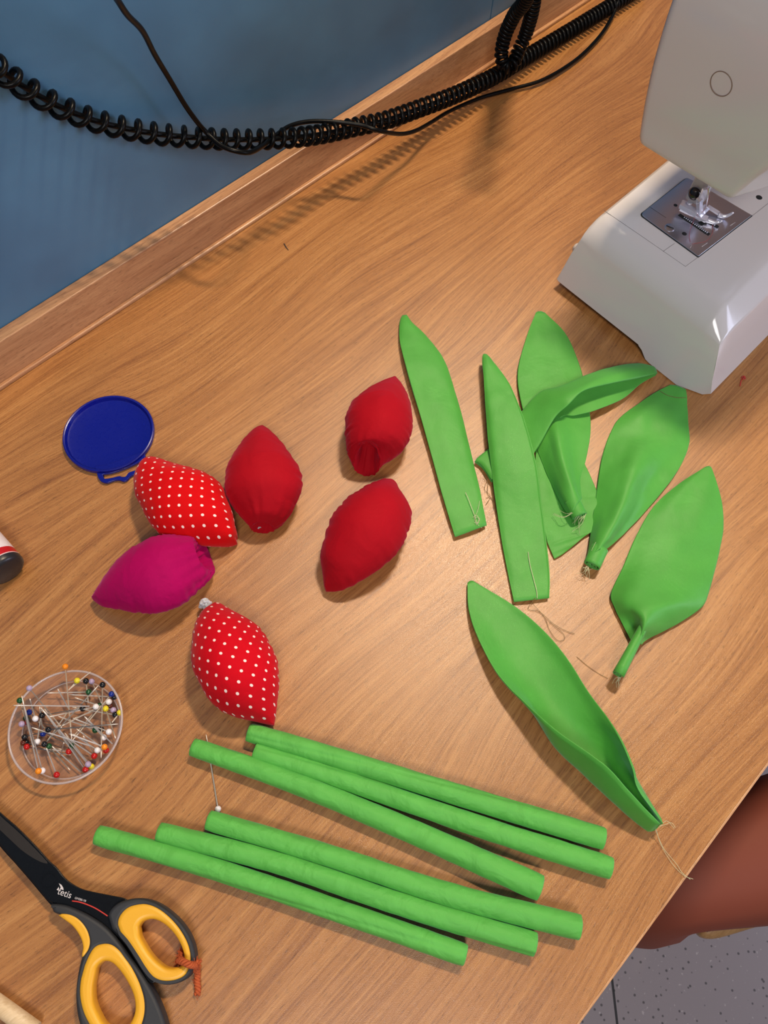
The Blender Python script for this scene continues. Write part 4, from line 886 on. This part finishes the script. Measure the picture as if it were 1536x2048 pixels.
def head_section(z, x0, y0, y1, r):
    poly = [np.array((x0, y1)), np.array((x0, y0)), np.array((x0 + .034, y0 - .014)), np.array((x0 + .10, y0 - .022)), np.array((.84, y0 - .022)), np.array((.84, y1))]
    q = rounded(poly, [.007, r / 1000, .012, .02, .002, .002], 8)
    return [(p[0], p[1], z) for p in q]
rings = [head_section(*h_) for h_ in HZ]
arrs = cr(np.array(rings), 60)
head = loft('head_casing', [list(map(tuple, r)) for r in arrs], M_white, sm, ang=35)
# the gap below the long upper arm, then the pillar
pil = bmesh.new(); box(pil, .745, .86, .075, .208, .012, .145); child(bmobj('pillar', pil, M_white, None, True, .006), sm)
# round cover ring on the end face
def head_hit(px, py):
    """point of the left end face (x as a function of height) on the line of sight"""
    z = .2
    for _ in range(30):
        x = np.interp(z, [h_[0] for h_ in HZ], [h_[1] for h_ in HZ]); p0 = P(px, py, 0); t = 1 - x / p0[0]; z = CAM_H * t
    return np.array([x, p0[1] * (1 - z / CAM_H), z])
cc = head_hit(1443, 167); rr_ = np.linalg.norm(head_hit(1465, 167) - cc)
ringp = [head_hit(1443 + 21.5 * math.cos(a) + 2.0 * math.sin(a), 167 + 25 * math.sin(a)) + np.array([-.0001, 0, 0]) for a in np.linspace(0, 2 * math.pi, 49)]
child(mesh('cover_ring', *tube_geo(ringp, .00035, 6, cap=False), simple('ring_groove', (.25, .17, .13), .6)), head)
lm = bpy.data.lights.new('machine_lamp', 'SPOT'); lm.energy = .05; lm.color = (.85, .88, 1); lm.spot_size = math.radians(110); lm.shadow_soft_size = .008
lo = bpy.data.objects.new('machine_lamp', lm); COL.objects.link(lo); lo.location = (.56, .165, .135); lo.rotation_euler = (Vector((.51, .155, ZT)) - Vector(lo.location)).to_track_quat('-Z', 'Y').to_euler()
bv = child(lathe('bar_nut', [(0, 0), (.0016, 0), (.0020, .0006), (.0020, .0016), (0, .0016)], tuple(wp(690, 470, ZT + .013)), M_chrome, None, 16), sm)
rk = child(mesh('rear_knob', *tube_geo([(.462, .209, .030), (.462, .2155, .030), (.462, .2165, .030)], [.004, .004, .003], 20), M_white), sm)

# ------------------------------------------------------------------ person on a chair, under and beside the desk
def skin_fig(name, verts, edges, mat, sub=2):
    me = bpy.data.meshes.new(name); me.from_pydata([v[:3] for v in verts], edges, []); o = bpy.data.objects.new(name, me); COL.objects.link(o)
    m = o.modifiers.new('skin', 'SKIN'); m.use_smooth_shade = True; m.branch_smoothing = .6
    if not me.skin_vertices: me.attributes.new
    bpy.context.view_layer.objects.active = o
    for i, v in enumerate(verts): me.skin_vertices[0].data[i].radius = (v[3], v[4] if len(v) > 4 else v[3])
    me.skin_vertices[0].data[0].use_root = True
    s = o.modifiers.new('sub', 'SUBSURF'); s.levels = sub; s.render_levels = sub
    bpy.context.view_layer.update()
    me2 = bpy.data.meshes.new_from_object(o.evaluated_get(bpy.context.evaluated_depsgraph_get())); bpy.data.objects.remove(o)
    me2.name = name; me2.materials.clear(); me2.polygons.foreach_set('use_smooth', [True] * len(me2.polygons))
    return link(name, me2, mat)
knee = P(1318, 1748, -.20); hip = P(1840, 1635, -.20)
v = [(hip[0] + .09, hip[1] - .09, -.20, .11), (hip[0], hip[1], -.205, .076), (*(hip * .6 + knee * .4)[:2], -.205, .066), (*(hip * .25 + knee * .75)[:2], -.208, .057), (knee[0], knee[1], -.212, .050),
     (knee[0] + .006, knee[1] - .018, -.27, .055), (knee[0] + .010, knee[1] - .030, -.40, .054), (knee[0] + .0, knee[1] - .02, -.60, .033), (knee[0] + .0, knee[1] - .01, -.69, .030), (knee[0] - .03, knee[1] + .05, -.720, .026), (knee[0] - .06, knee[1] + .12, -.728, .02),
     (hip[0] + .20, hip[1] + .02, -.205, .085), (hip[0] + .14, hip[1] + .16, -.208, .066), (hip[0] + .10, hip[1] + .26, -.212, .056), (hip[0] + .10, hip[1] + .26, -.42, .048), (hip[0] + .10, hip[1] + .25, -.68, .032), (hip[0] + .09, hip[1] + .36, -.728, .022)]
v = [tuple(float(x) for x in q) for q in v]
pe = skin_fig('person', v, [(0, 1), (1, 2), (2, 3), (3, 4), (4, 5), (5, 6), (6, 7), (7, 8), (8, 9), (9, 10), (0, 11), (11, 12), (12, 13), (13, 14), (14, 15), (15, 16)], M_skin)
tag(pe, 'person sitting at the desk, only a bare bent knee and pale shorts in view', 'person')
sv = [(hip[0] + .09, hip[1] - .09, -.20, .118), (hip[0], hip[1], -.200, .094), (*(hip * .70 + knee * .30)[:2], -.196, .088), (*(hip * .47 + knee * .53)[:2] + np.array([.012, .012]), -.190, .078), (hip[0] + .20, hip[1] + .02, -.203, .093), (hip[0] + .165, hip[1] + .10, -.203, .084), (hip[0] + .10, hip[1] - .11, -.08, .11)]
so = skin_fig('shorts', [tuple(float(x) for x in q) for q in sv], [(0, 1), (1, 2), (2, 3), (0, 4), (4, 5), (0, 6)], M_short); so.parent = pe
# chair
sc_ = P(1372, 1900, -.30); ux = (P(1536, 1850, -.30) - sc_); ux /= np.linalg.norm(ux); uy = np.array([-ux[1], ux[0], 0]);
if uy[1] < 0: uy = -uy
ch = tag(empty('wooden_chair', (float(sc_[0] + .2), float(sc_[1]), -.75)), 'wooden chair seat edge below the bare knee', 'chair'); bpy.context.view_layer.update()
uy = P(1462, 1730, -.30) - sc_; uy /= np.linalg.norm(uy)
seatpoly = [sc_ + ux * a + uy * b for a, b in ((0, 0), (.40, 0), (.40, .36), (0, .36))]
fs2 = flat_shape('seat', [[q[:2] for q in rounded([s_[:2] for s_ in seatpoly], .045, 10)]], -.322, .022, .008, M_chair, None, poly=True); child(fs2, ch)
for a, b in ((.10, .05), (.35, .05), (.35, .31), (.10, .31)):
    p = sc_ + ux * a + uy * b; child(mesh('leg', *tube_geo([(p[0], p[1], -.323), (p[0], p[1], -.75)], [.014, .011], 16), M_chair), ch)
